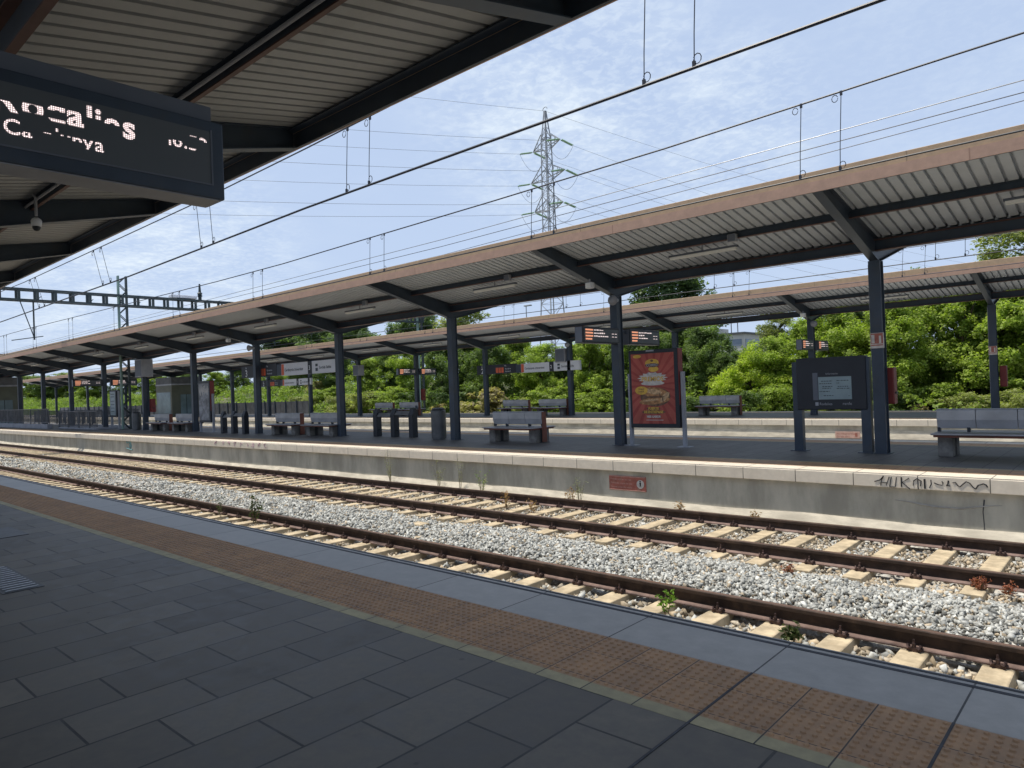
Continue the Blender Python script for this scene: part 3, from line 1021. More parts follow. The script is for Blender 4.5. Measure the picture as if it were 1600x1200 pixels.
def canopy(label, yc, dz, x0, x1, rafters, posts, light_side, near=False, wings=(-1, 1)):
    c = thing('platform_canopy', label, 'canopy', (rafters[0], yc, 0))
    WY = 3.20
    # ribbed sheet, both wings, with its profile built as geometry (pan 137 mm, groove 47 mm)
    for s in wings:
        P = []
        x = x0
        per = 0.184
        while x < x1:
            P += [(x, 0.0), (x + 0.134, 0.0), (x + 0.139, 0.062), (x + 0.179, 0.062)]
            x += per
        P.append((x, 0.0))
        nP = len(P)
        b = MB()
        vs = [(px, yc + s * 0.06, zsheet(0.06) + dz + pz) for px, pz in P] + [(px, yc + s * (WY - 0.02), zsheet(WY - 0.02) + dz + pz) for px, pz in P]
        b.add(vs, [(i, i + 1, nP + i + 1, nP + i) for i in range(nP - 1)])
        # weather skin on top
        b.add([(x0, yc, zsheet(0.0) + dz + 0.08), (x1, yc, zsheet(0.0) + dz + 0.08), (x1, yc + s * WY, zsheet(WY) + dz + 0.08),
               (x0, yc + s * WY, zsheet(WY) + dz + 0.08)], [(0, 1, 2, 3)])
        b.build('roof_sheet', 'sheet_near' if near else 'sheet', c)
        # fascia: lower strip, little ledge, upper flashing set back; inner edge beam
        zb = 4.545 + dz
        f = MB()
        ya = yc + s * (WY + 0.00)
        y_a, y_b = sorted((ya, ya + s * 0.016))
        f.box(x0, x1, y_a, y_b, zb, zb + 0.172)
        f.build('fascia', 'fascia', c)
        f = MB()
        q = [(ya - s * 0.30, zb + 0.355), (ya - s * 0.02, zb + 0.345), (ya - s * 0.0, zb + 0.335), (ya - s * 0.0, zb + 0.174), (ya - s * 0.03, zb + 0.174),
             (ya - s * 0.03, zb + 0.32), (ya - s * 0.30, zb + 0.33)]
        f.prism_x(q, x0, x1)
        f.build('roof_flashing', 'flash', c)
        f = MB()
        f.prism_x([(ya - s * 0.002, zb), (ya - s * 0.03, zb), (ya - s * 0.03, zb + 0.012), (ya - s * 0.014, zb + 0.012), (ya - s * 0.014, zb + 0.17),
                   (ya - s * 0.09, zb + 0.20), (ya - s * 0.09, zb + 0.214), (ya - s * 0.002, zb + 0.184)], x0, x1)
        f.build('edge_beam', 'navy', c)
        # purlin: I section with brown lower flange + conduit
        d = 1.57
        yp, zp = yc + s * d, zsheet(d) + dz
        f = MB()
        f.box(x0, x1, yp - 0.006, yp + 0.006, zp - 0.125, zp - 0.002, 1)
        pw_ = 0.020 if near else 0.045
        f.box(x0, x1, yp - pw_, yp + pw_, zp - 0.138, zp - 0.125, 0)
        f.box(x0, x1, yp - 0.05, yp + 0.05, zp - 0.012, zp - 0.002, 1)
        f.build('purlin', ['brown', 'navy'], c)
        f = MB()
        f.tube([(x0, yp + 0.075 * (1 if s > 0 else -1) * -1, zp - 0.105), (x1, yp + 0.075 * (1 if s > 0 else -1) * -1, zp - 0.105)], 0.016, 8)
        f.build('conduit', 'pipe', c)
    # valley beam, hollow gutter
    f = MB()
    zb = 3.955 + dz
    f.box(x0, x1, yc - 0.008, yc + 0.008, zb + 0.014, zb + 0.215, 1)
    fw_ = 0.028 if near else 0.078
    f.box(x0, x1, yc - fw_, yc + fw_, zb, zb + 0.014, 0)
    f.box(x0, x1, yc - 0.078, yc + 0.078, zb + 0.202, zb + 0.215, 0)
    f.box(x0, x1, yc - 0.11, yc + 0.11, zb + 0.219, zb + 0.228, 1)
    f.build('valley_beam', ['brown', 'navy'], c)
    # tapered rafters
    for x in rafters:
        for s in wings:
            b = MB()
            tip = 3.17
            up = [(0.0, zsheet(0.0)), (tip, zsheet(tip))]
            zt = 4.545 + 0.012
            root = 3.745 if not near else 3.80
            lo0 = [(0.0, root), (tip, zt)]
            w = 0.008
            def Y(d):
                return yc + s * d
            # web
            pr = [(Y(0), up[0][1] + dz - 0.004), (Y(tip), up[1][1] + dz - 0.004), (Y(tip), lo0[1][1] + dz), (Y(0), lo0[0][1] + dz)]
            b.prism_x(pr, x - w, x + w)
            # lower flange, 150 mm
            pr = [(Y(0), lo0[0][1] + dz), (Y(tip), lo0[1][1] + dz), (Y(tip), lo0[1][1] + dz - 0.014), (Y(0), lo0[0][1] + dz - 0.014)]
            b.prism_x(pr, x - 0.08, x + 0.08)
            # upper flange
            pr = [(Y(0), up[0][1] + dz - 0.003), (Y(tip), up[1][1] + dz - 0.003), (Y(tip), up[1][1] + dz - 0.016), (Y(0), up[0][1] + dz - 0.016)]
            b.prism_x(pr, x - 0.08, x + 0.08)
            b.build('rafter', 'navy', c)
    for x in posts:
        b = MB()
        zt = 3.76 + dz if not near else 3.80 + dz
        b.box(x - 0.105, x + 0.105, yc - 0.12, yc - 0.106, 0, zt)
        b.box(x - 0.105, x + 0.105, yc + 0.106, yc + 0.12, 0, zt)
        b.box(x - 0.075, x + 0.075, yc - 0.106, yc + 0.106, 0, zt)
        b.box(x - 0.16, x + 0.16, yc - 0.17, yc + 0.17, 0.0, 0.012)
        b.build('post', 'navy', c)
        if not near:
            b = MB()
            b.tube([(x - 0.12, yc - 0.03, 0), (x - 0.12, yc - 0.03, 3.7 + dz)], 0.014, 6)
            b.build('cable_pipe', 'pipe', c)
    return c


YC2, YC3, YC1 = 15.12, 29.05, 1.255
PX2 = [-3.94 - 6.06 * k for k in range(-2, 17)]
c2 = canopy('long butterfly canopy with terracotta fascia over the middle platform', YC2, 0, -103.5, 10.5, PX2, PX2, -1)
c3 = canopy('farther low butterfly canopy with terracotta fascia in front of the trees', YC3, 0, -112, 14, [-3.98 - 6.05 * k for k in range(-2, 18)],
            [-3.98 - 6.05 * k for k in range(-2, 18)], -1)
RX1 = [-7.24 - 3.93 * k for k in range(-4, 14)]
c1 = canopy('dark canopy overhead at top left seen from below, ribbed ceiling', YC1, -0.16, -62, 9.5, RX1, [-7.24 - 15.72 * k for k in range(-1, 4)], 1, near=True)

# tube lights, one per bay on the visible wings
tl0 = thing('tube_light', None, 'light', (0, 0, 0))
MB().box(-0.78, 0.78, -0.045, 0.045, 0.03, 0.075).build('housing', 'dispgrey', tl0)
MB().prism_x([(-0.05, 0.03), (0.05, 0.03), (0.04, -0.02), (-0.04, -0.02)], -0.75, 0.75).build('diffuser', 'lamp', tl0)
MB().box(-0.012, 0.012, -0.012, 0.012, 0.075, 0.19).build('hanger', 'pipe', tl0)
first = True
for (yc, nm, x00, n, grp) in ((YC2, 'middle platform canopy', -6.97 + 6.06, 15, 'tube lights under the middle canopy'),
                              (YC3, 'farther canopy', -7.0 + 6.05, 15, 'tube lights under the farther canopy')):
    for k in range(n):
        x = x00 - 6.06 * k
        d = 1.22
        lab = 'white tube light under the %s, %s bay from the right' % (nm, ordinal(k))
        loc = (x, yc - d, zsheet(d) - 0.20)
        if first:
            tl0.location = loc
            tag(tl0, lab, 'light', grp)
            first = False
        else:
            copy_thing(tl0, loc, lab, grp)
# small junction boxes along the middle canopy's purlin
jb = thing('junction_box', None, 'junction box')
MB().box(-0.09, 0.09, -0.05, 0.05, -0.16, 0).build('case', 'pipe', jb, bevel=0.01)
MB().box(-0.075, 0.075, -0.058, -0.05, -0.145, -0.015).build('lid', 'dispgrey', jb)
for k in range(8):
    x = -6.1 - 6.06 * k
    loc = (x, YC2 - 1.57 - 0.08, zsheet(1.57) - 0.05)
    lab = 'small grey junction box on the middle canopy purlin, %s from the right' % ordinal(k)
    if k == 0:
        jb.location = loc
        tag(jb, lab, 'junction box', 'junction boxes on the middle canopy')
    else:
        copy_thing(jb, loc, lab, 'junction boxes on the middle canopy')
# floodlights on rafters / loudspeakers at post heads
fl = thing('floodlight', None, 'floodlight')
MB().box(-0.09, 0.09, -0.07, 0.07, -0.20, -0.06).build('body', 'white', fl, bevel=0.015)
MB().box(-0.07, 0.07, -0.076, -0.07, -0.18, -0.08).build('glass', 'lamp', fl)
MB().box(-0.015, 0.015, -0.015, 0.015, -0.06, 0.02).build('bracket', 'pipe', fl)
spots = [((-9.85, YC2 - 1.3, 4.04), 'small white floodlight under the rafter above the red poster', fl),
         ((-10.0 - 18.2 + 0.2, YC2 - 1.3, 4.04), 'small white floodlight under the rafter by the platform 3 sign', fl),
         ((-9.85, YC3 - 1.3, 4.04), 'small white floodlight under the farther canopy above its split display', fl)]
for k, (loc, lab, src) in enumerate(spots):
    if k == 0:
        fl.location = loc
        tag(fl, lab, 'floodlight', 'floodlights under rafters')
    else:
        copy_thing(fl, loc, lab, 'floodlights under rafters')
sp = thing('loudspeaker', None, 'loudspeaker')
b = MB()
b.tube([(0, 0.0, 0), (0.02, -0.10, -0.01), (0.05, -0.26, -0.02)], [0.05, 0.07, 0.13], 12)
b.build('horn', 'pipe', sp, smooth=True)
MB().box(-0.03, 0.03, 0, 0.06, -0.03, 0.06).build('bracket', 'navy', sp)
sspots = [((-9.80, YC2 - 0.25, 3.62), 'grey horn loudspeaker on the post beside the red poster'),
          ((-9.78, YC3 - 0.25, 3.62), 'grey horn loudspeaker on the farther post above the small split display'),
          ((-27.9, YC2 - 0.25, 3.62), 'grey horn loudspeaker on the post by the platform 3 sign'),
          ((-21.95, YC3 - 0.25, 3.62), 'grey horn loudspeaker on the farther post by the platform 2 sign')]
for k, (loc, lab) in enumerate(sspots):
    if k == 0:
        sp.location = loc
        tag(sp, lab, 'loudspeaker', 'loudspeakers at post heads')
    else:
        copy_thing(sp, loc, lab, 'loudspeakers at post heads')
# grey cabinets high on posts
cb0 = thing('post_cabinet', None, 'cabinet')
MB().box(-0.45, 0.45, -0.30, 0.30, 0, 0.95).build('case', 'pipe', cb0, bevel=0.02)
MB().box(-0.40, 0.40, -0.312, -0.30, 0.06, 0.89).build('door', 'dispgrey', cb0)
cabs = [((-40.3, YC2, 2.85), 'large grey cabinet wrapped round a post high over the left benches'),
        ((-40.3, YC3, 2.75), 'grey cabinet high on a farther post right of the platform 3 sign'),
        ((-22.6, YC3, 2.75), 'grey cabinet high on the farther post by the platform 2 sign')]
for k, (loc, lab) in enumerate(cabs):
    if k == 0:
        cb0.location = loc
        tag(cb0, lab, 'cabinet', 'cabinets high on canopy posts')
    else:
        copy_thing(cb0, loc, lab, 'cabinets high on canopy posts', scale=(0.7, 0.8, 0.75))

# ------------------------------------------------------------------ benches
bn = thing('platform_bench', None, 'bench')
L = 1.86
b = MB()
b.prism_x([(-0.035, 0.50), (-0.075, 0.66), (-0.085, 0.83), (-0.055, 0.86), (0.055, 0.86), (0.085, 0.83), (0.075, 0.66), (0.035, 0.50)], -L / 2, L / 2)
for k in range(3):
    b = MB()
    b.prism_x([(-0.035, 0.50), (-0.075, 0.66), (-0.085, 0.83), (-0.055, 0.86), (0.055, 0.86), (0.085, 0.83), (0.075, 0.66), (0.035, 0.50)],
              -L / 2 + L / 3 * k + 0.004, -L / 2 + L / 3 * (k + 1) - 0.004)
    b.build('backrest', 'bench', bn, bevel=0.006)
for x in (-L / 2 + 0.03, -L / 2 + 0.50, L / 2 - 0.50, L / 2 - 0.03):
    MB().box(x - 0.025, x + 0.025, -0.04, 0.04, 0.44, 0.52).build('back_bracket', 'black', bn)
for s in (-1, 1):
    b = MB()
    ya, yb = sorted((s * 0.06, s * 0.52))
    b.box(-L / 2 - 0.02, L / 2 + 0.02, ya, yb, 0.405, 0.435)
    b.build('seat', 'seat', bn, bevel=0.01)
    b = MB()
    ya, yb = sorted((s * 0.09, s * 0.48))
    b.box(-L / 2 + 0.02, L / 2 - 0.02, ya, yb, 0.365, 0.405)
    b.build('seat_frame', 'terra', bn)
for sx in (-1, 1):
    xx = sx * (L / 2 - 0.17)
    b = MB()
    b.box(xx - 0.12, xx + 0.12, -0.30, -0.07, 0, 0.365, 0)
    b.box(xx - 0.12, xx + 0.12, 0.07, 0.30, 0, 0.365, 0)
    b.box(xx - 0.09, xx + 0.09, -0.07, 0.07, 0, 0.365, 1)
    b.build('leg', ['benchleg', 'black'], bn, bevel=0.012)
b = MB()
b.prism_x([(-0.10, 0.02), (0.10, 0.02), (0.09, 0.40), (0.09, 0.44), (0.085, 0.85), (-0.085, 0.85), (-0.09, 0.44), (-0.09, 0.40)], L / 2 + 0.024, L / 2 + 0.036)
b.build('end_panel', 'terra', bn)
YB2, YB3 = 15.12, 29.0
benches = [(-2.06, YB2, 'double sided steel bench at right edge, beside the post with the fire sign'),
           (-13.45, YB2, 'double sided steel bench alone between the round bin and the red poster'),
           (-25.75, YB2, 'left bench of the pair right of the platform 3 sign post'),
           (-23.15, YB2, 'right bench of the pair left of the tall post, under the white signs'),
           (-38.0, YB2, 'left bench of the far left pair on the middle platform'),
           (-35.35, YB2, 'right bench of the far left pair, next to the grey poster'),
           (-14.0, YB3, 'far platform bench alone between red poster and information board'),
           (-25.9, YB3, 'far platform bench seen just above the lone steel bench, left of its pair'),
           (-23.3, YB3, 'far platform bench right of its pair, left of a post'),
           (-37.5, YB3, 'far platform bench seen behind the left of the dark leaning rest'),
           (-34.95, YB3, 'far platform bench seen behind the right of the dark leaning rest')]
for k, (x, y, lab) in enumerate(benches):
    if k == 0:
        bn.location = (x, y, 0)
        tag(bn, lab, 'bench', 'steel benches on the platforms')
    else:
        copy_thing(bn, (x, y, 0), lab, 'steel benches on the platforms')

# leaning rests: three dark uprights with sloped tops joined by rails
lr = thing('leaning_rest', None, 'leaning rest')
for x in (-0.98, 0.0, 0.98):
    b = MB()
    b.prism_x([(-0.11, 0.0), (0.11, 0.0), (0.11, 0.80), (0.05, 0.98), (-0.02, 0.98), (-0.11, 0.76)], x - 0.11, x + 0.11)
    b.build('upright', 'black', lr, bevel=0.01)
for x0, x1, z in ((-0.87, -0.11, 0.70), (0.11, 0.87, 0.76)):
    b = MB()
    b.prism_x([(-0.10, z), (0.0, z + 0.13), (0.015, z + 0.12), (-0.085, z - 0.015)], x0, x1)
    b.build('rest_plate', 'steel', lr)
    MB().box(x0, x1, -0.02, 0.02, 0.22, 0.25).build('foot_rail', 'black', lr)
lr.location = (-19.45, 15.45, 0)
tag(lr, 'dark three legged leaning rest left of the round bin', 'leaning rest', 'leaning rests')
copy_thing(lr, (-29.8, 14.85, 0), 'dark three legged leaning rest between the grey poster and the platform 3 post', 'leaning rests')

# bins
bi = thing('waste_bin', None, 'bin')
b = MB()
b.lathe([(0.20, 0.0), (0.20, 0.03), (0.235, 0.04), (0.235, 0.90), (0.22, 0.92)], 24)
b.build('body', 'binsteel', bi, smooth=False)
MB().lathe([(0.20, 0.92), (0.20, 0.98), (0.12, 1.0)], 24).build('lid', 'black', bi)
bi.location = (-16.75, 15.05, 0)
tag(bi, 'round brushed steel waste bin beside a post left of the lone bench', 'bin', 'steel bins')
copy_thing(bi, (-40.95, 14.9, 0), 'slim grey waste bin beside the post at the far left benches', 'steel bins')

# ------------------------------------------------------------------ information board
ib = thing('information_board', 'dark information board with framed timetable, left of the post with fire sign', 'information board', (-4.75, 15.15, 0))
YI = 15.02
b = MB()
b.box(-5.52, -4.17, YI, YI + 0.20, 0.86, 1.93)
b.build('panel', 'black', ib, bevel=0.015)
for x in (-5.53, -4.20):
    MB().box(x - 0.09, x + 0.09, YI + 0.03, YI + 0.17, 0, 1.90 if x > -5 else 1.86).build('leg', 'navy', ib)
    MB().box(x - 0.16, x + 0.16, YI - 0.03, YI + 0.23, 0, 0.015).build('base_plate', 'navy', ib)
YF = YI - 0.004
b = MB().box(-5.08, -4.44, YF - 0.003, YF + 0.01, 1.07, 1.53)
tt = b.build('timetable', 'timetable', ib)
b = MB()
random.seed(5)
for (xa, xb, z) in ((-5.02, -4.80, 1.445), (-4.72, -4.48, 1.45), (-5.06, -4.82, 1.395), (-4.72, -4.66, 1.40), (-5.0, -4.82, 1.30), (-4.72, -4.47, 1.29),
                    (-5.06, -4.86, 1.235), (-4.98, -4.78, 1.15), (-5.0, -4.8, 1.335), (-4.70, -4.5, 1.33), (-4.5, -4.47, 1.14)):
    x = xa
    while x < xb:
        w = random.uniform(0.015, 0.05)
        b.box(x, min(x + w, xb), YF - 0.005, YF - 0.003, z - 0.009, z + 0.007)
        x += w + 0.012
b.build('print', 'ttline', tt)
MB().box(-5.19, -5.09, YF - 0.002, YF + 0.01, 1.06, 1.62).build('side_strip', 'dispgrey', ib)
for tx, sz, px_, pz_ in (('Informacio', 0.055, -4.93, 1.575), ('Rodalies', 0.075, -5.07, 0.955), ('renfe', 0.085, -4.62, 0.955)):
    b = MB()
    put_text(b, tx, sz, (px_, YF - 0.002, pz_), FACE_NY)
    b.build('lettering', 'pipe', ib)
MB().box(-5.15, -5.09, YF - 0.004, YF, 0.945, 1.015).build('logo', 'pipe', ib)

# fire point signs on posts and red cabinets
fs = thing('fire_hose_sign', None, 'sign')
MB().box(-0.125, 0.125, -0.008, 0, -0.15, 0.15).build('plate', 'posterlight', fs, bevel=0.004)
b = MB()
b.box(-0.115, 0.105, -0.011, -0.008, -0.10, 0.14)
b.build('red_field', 'reddull', fs)
b = MB()
b.box(-0.10, -0.045, -0.014, -0.011, -0.05, 0.115)
b.box(0.035, 0.075, -0.014, -0.011, -0.055, 0.09)
b.box(-0.115, 0.105, -0.014, -0.011, -0.078, -0.062)
b.build('pictogram', 'posterlight', fs)
fs.location = (-3.93, YC2 - 0.13, 2.20)
tag(fs, 'red and white fire equipment sign on the nearest middle platform post', 'sign', 'fire equipment signs')
copy_thing(fs, (-3.98, YC3 - 0.13, 2.20), 'red and white fire equipment sign on a far platform post at right', 'fire equipment signs')
fc = thing('fire_cabinet', None, 'fire cabinet')
MB().box(-0.10, 0.10, -0.12, 0.12, 0, 0.72).build('case', 'cabinred', fc, bevel=0.02)
MB().box(-0.085, 0.085, -0.135, -0.12, 0.05, 0.67).build('door', 'cabinred', fc)
MB().box(0.10, 0.12, -0.05, 0.05, 0.2, 0.24).build('handle', 'black', fc)
fcs = [((-3.84, YC2 + 0.30, 0.95), 'red fire cabinet on the back of the nearest middle platform post'),
       ((-3.75, YC3 + 0.25, 0.95), 'dark red fire cabinet behind the far platform post with fire sign'),
       ((-34.0, YC3 + 0.30, 0.95), 'dark red fire cabinet on a far platform post beside the green mast'),
       ((-40.05, YC2 + 0.30, 0.95), 'small red fire cabinet on the post at the far left benches')]
for k, (loc, lab) in enumerate(fcs):
    if k == 0:
        fc.location = loc
        tag(fc, lab, 'fire cabinet', 'fire cabinets')
    else:
        copy_thing(fc, loc, lab, 'fire cabinets')


# ------------------------------------------------------------------ posters
def poster_frame(name, label, xa, xb, y, z0, z1, legtop, side_red=False):
    p = thing(name, label, 'poster', ((xa + xb) / 2, y + 0.12, 0))
    b = MB()
    b.box(xa, xb, y, y + 0.22, z0, z1)
    b.build('case', 'black', p, bevel=0.012)
    if side_red:
        b = MB().box(xb, xb + 0.012, y + 0.01, y + 0.21, z0 + 0.55, z1 - 0.01)
        b.build('side_panel', 'cabinred', p)
    for x in (xa - 0.05, xb + 0.06):
        b = MB().box(x - 0.035, x + 0.035, y + 0.06, y + 0.16, 0, legtop)
        lg = b.build('leg', 'pipe', p)
        MB().box(x - 0.16, x + 0.16, y - 0.02, y + 0.24, 0, 0.012).build('base_plate', 'pipe', lg)
    return p


# red sandwich poster
PA, PB, PY = -9.62, -8.27, 15.02
k = PY / 14.4
ZB0, ZB1 = 0.45, 2.345
po = poster_frame('advert_poster', 'tall red advertising poster with a sandwich in a black frame', PA, PB, PY, ZB0, ZB1, 1.78, True)
xa, xb, za, zb = PA + 0.07, PB - 0.10, ZB0 + 0.10, ZB1 - 0.09
w, h = xb - xa, zb - za
yf = PY - 0.004


def P(u, v, d=0.0):
    return (xa + u * w, yf - d, za + v * h)


b = MB().box(xa, xb, yf - 0.001, PY + 0.01, za, zb)
pf = b.build('artwork', 'posterred', po)
b = MB()
c0 = (0.5, 0.55)
for k2 in range(22):
    t0 = 2 * math.pi * k2 / 22
    t1 = t0 + 0.10
    pts = []
    for t in (t0, t1):
        dx, dy = math.cos(t), math.sin(t) * w / h
        s = min((0.5 / abs(dx)) if abs(dx) > 1e-6 else 9, ((1 - c0[1]) if dy > 0 else c0[1]) / abs(dy) if abs(dy) > 1e-6 else 9)
        pts.append(P(c0[0] + dx * s, c0[1] + dy * s, 0.0022))
    b.add([P(*c0, 0.0022)] + pts, [(0, 1, 2)])
b.build('rays', 'posterray', pf)


def blob(mb, cx, cy, rx, ry, d, n=20, star=0.0, mi=0, rot=0.0):
    vs = [P(cx, cy, d)]
    for i in range(n):
        t = 2 * math.pi * i / n
        r_ = 1.0 - (star if i % 2 else 0.0)
        x_, y_ = math.cos(t) * rx * r_, math.sin(t) * ry * r_
        vs.append(P(cx + x_ * math.cos(rot) - y_ * math.sin(rot), cy + x_ * math.sin(rot) + y_ * math.cos(rot), d))
    mb.add(vs, [(0, 1 + i, 1 + (i + 1) % n) for i in range(n)], mi)


for bb in ((0.5, 0.865, 0.16, 0.055, 0.003), (0.53, 0.775, 0.12, 0.04, 0.003), (0.23, 0.475, 0.15, 0.06, 0.008), (0.15, 0.965, 0.10, 0.025, 0.003)):
    b = MB()
    blob(b, *bb)
    b.build('badge', 'yellow', pf)
b = MB()
blob(b, 0.5, 0.65, 0.36, 0.085, 0.004, 28, 0.25)
blob(b, 0.5, 0.572, 0.28, 0.030, 0.005, 12)
b.build('burst', 'posterlight', pf)
for bb in ((0.55, 0.38, 0.35, 0.135, 0.0045, 20), (0.50, 0.165, 0.29, 0.028, 0.0045, 10), (0.50, 0.215, 0.17, 0.024, 0.0045, 10),
           (0.5, 0.83, 0.17, 0.030, 0.0045, 10), (0.5, 0.895, 0.035, 0.018, 0.0045, 8)):
    b = MB()
    blob(b, *bb)
    b.build('shadow', 'breaddk', pf)
for bb in ((0.56, 0.435, 0.31, 0.078, 0.0055, 22, 0, 0, -0.10), (0.53, 0.325, 0.36, 0.050, 0.0060, 22, 0, 0, 0.06)):
    b = MB()
    blob(b, *bb)
    b.build('bread', 'bread', pf)
for bb in ((0.52, 0.455, 0.20, 0.040, 0.0068, 16, 0.08, 0, -0.1), (0.77, 0.375, 0.13, 0.045, 0.0068, 14, 0.12, 0, 0.5), (0.45, 0.335, 0.20, 0.014, 0.0068, 14, 0, 0, 0.06)):
    b = MB()
    blob(b, *bb)
    b.build('filling', 'breadhi', pf)
for bb in ((0.48, 0.378, 0.30, 0.013, 0.0072, 16, 0, 0, 0.0), (0.66, 0.40, 0.012, 0.05, 0.0072, 10, 0, 0, 0.5), (0.72, 0.345, 0.012, 0.05, 0.0072, 10, 0, 0, 0.4)):
    b = MB()
    blob(b, *bb)
    b.build('shadow', 'breaddk', pf)
b = MB()
put_text(b, 'COMBO', 0.085, P(0.5, 0.815, 0.007), FACE_NY, bold=0.002, align='CENTER')
put_text(b, 'EL TEU', 0.085, P(0.48, 0.69, 0.007), FACE_NY, bold=0.002, align='CENTER')
b.build('lettering', 'pipe', pf)
b = MB()
put_text(b, 'PREMIOS', 0.155, P(0.5, 0.605, 0.0075), FACE_NY, bold=0.004, align='CENTER')
put_text(b, 'FUERTE', 0.085, P(0.5, 0.20, 0.0075), FACE_NY, bold=0.003, align='CENTER')
put_text(b, 'DE ENTREPANS', 0.085, P(0.5, 0.15, 0.0075), FACE_NY, bold=0.003, align='CENTER', sx=0.9)
b.build('lettering', 'yellow', pf)
b = MB()
put_text(b, 'MES SABOR', 0.075, P(0.5, 0.085, 0.0075), FACE_NY, bold=0.003, align='CENTER')
b.box(P(0.32, 0, 0)[0], P(0.72, 0, 0)[0], yf - 0.003, yf, P(0, 0.048, 0)[2], P(0, 0.055, 0)[2])
b.build('lettering', 'posterlight', pf)
b = MB()
put_text(b, 'DOBLE', 0.05, P(0.23, 0.485, 0.0105), FACE_NY, bold=0.001, align='CENTER')
put_text(b, 'SABOR', 0.05, P(0.23, 0.45, 0.0105), FACE_NY, bold=0.001, align='CENTER')
b.build('lettering', 'breaddk', pf)
b = MB().box(PA + 0.5, PA + 0.72, PY - 0.006, PY + 0.02, ZB1 - 0.045, ZB1 - 0.005)
b.build('lock_plate', 'steel', po)

# grey poster seen further left
gp = poster_frame('advert_poster', 'narrow grey advertising poster in a dark frame right of the far left benches', -33.62, -32.42, 15.02, 0.45, 2.40, 1.78, True)
b = MB().box(-33.54, -32.52, 15.012, 15.03, 0.56, 2.28)
ga = b.build('artwork', 'greyposter', gp)
b = MB()
random.seed(9)
for k2 in range(14):
    x = -33.5 + k2 * 0.07
    b.box(x, x + 0.04, 15.008, 15.012, 1.7 + random.uniform(0, 0.25), 2.2 - random.uniform(0, 0.2))
b.build('brush_strokes', 'posterlight', ga)
# small poster stand at the left
sm = poster_frame('notice_stand', 'small pale notice stand between posts left of the lattice mast', -45.25, -44.2, 15.02, 0.72, 2.25, 2.2)
MB().box(-45.15, -44.35, 15.01, 15.03, 0.80, 2.17).build('notice', 'timetable', sm)
b = MB()
for z in (2.0, 1.85, 1.6, 1.4, 1.2, 1.0):
    b.box(-45.05, -44.5, 15.006, 15.01, z, z + 0.04)
b.build('lettering', 'ttline', sm)


# ------------------------------------------------------------------ departure displays
def led_lines(mb, x, y0, y1, z0, z1, rows, seed, title=False):
    """lit rows of a display that looks towards +x: orange blocks and white runs, as blurred by the photo"""
    r = random.Random(seed)
    hgt = (z1 - z0) / rows
    for i in range(rows):
        z = z1 - (i + 0.62) * hgt
        L_ = y1 - y0
        mb.box(x, x + 0.004, y0 + 0.03 * L_, y0 + (0.24 if i < rows - 1 else 0.21) * L_, z, z + hgt * 0.5, 0)
        y = y0 + 0.27 * L_
        end = y0 + r.uniform(0.45, 0.72) * L_
        while y < end and i < rows - 1:
            w_ = r.uniform(0.03, 0.10)
            mb.box(x, x + 0.004, y, y + w_, z + hgt * r.uniform(0, 0.12), z + hgt * r.uniform(0.3, 0.46), 1)
            y += w_ + r.uniform(0.012, 0.03)
        if i in (1, 2):
            for kk in range(2):
                ya = y0 + (0.80 + 0.09 * kk) * L_
                mb.box(x, x + 0.004, ya, ya + 0.06 * L_, z + 0.1 * hgt, z + 0.28 * hgt, 1)


def display(label, x, ya, yb, z0, z1, seed, group):
    o = thing('departure_display', label, 'display', (x, (ya + yb) / 2, z0), group)
    MB().box(x - 0.24, x, ya, yb, z0, z1).build('housing', 'black', o, bevel=0.01)
    MB().box(x - 0.22, x - 0.02, ya - 0.012, ya, z0 + 0.01, z1 - 0.01).build('end_cap', 'dispgrey', o)
    s = MB().box(x, x + 0.003, ya + 0.06, yb - 0.06, z0 + 0.04, z1 - 0.05).build('screen', 'screen', o)
    b = MB()
    led_lines(b, x + 0.003, ya + 0.06, yb - 0.06, z0 + 0.05, z1 - 0.05, 4, seed)
    b.build('lettering', ['orange', 'ledw'], s)
    yp_ = YC2 if abs((ya + yb) / 2 - YC2) < 4 else YC3
    y_a, y_b = (yb, yp_ - 0.12) if yb < yp_ else (yp_ + 0.12, ya)
    MB().box(x - 0.17, x - 0.09, y_a, y_b, z1 - 0.12, z1 - 0.04).build('bracket', 'navy', o)
    return o


dg = 'departure displays hung under canopies'
display('lit departure display left of the post beside the red poster', -9.83, 13.44, 14.98, 2.54, 2.93, 1, dg)
display('lit departure display right of the post, over the red poster', -9.83, 15.45, 16.92, 2.54, 2.93, 2, dg)
display('small lit far display left of a post, over the information board', -9.85, 27.55, 28.8, 2.58, 2.98, 3, dg)
display('small lit far display right of a post, over the information board', -9.85, 29.3, 30.5, 2.58, 2.98, 4, dg)
display('lit far display left of a post, below the white platform 3 sign', -34.05, 27.5, 28.9, 2.56, 2.96, 5, dg)
display('lit far display right of a post, below the white platform 3 sign', -34.05, 29.25, 30.55, 2.56, 2.96, 6, dg)
display('lit display at far left, left of a middle platform post', -46.2, 13.44, 14.98, 2.54, 2.93, 7, dg)
display('lit display left of the lattice mast, right of a post', -46.2, 15.45, 16.92, 2.54, 2.93, 8, dg)


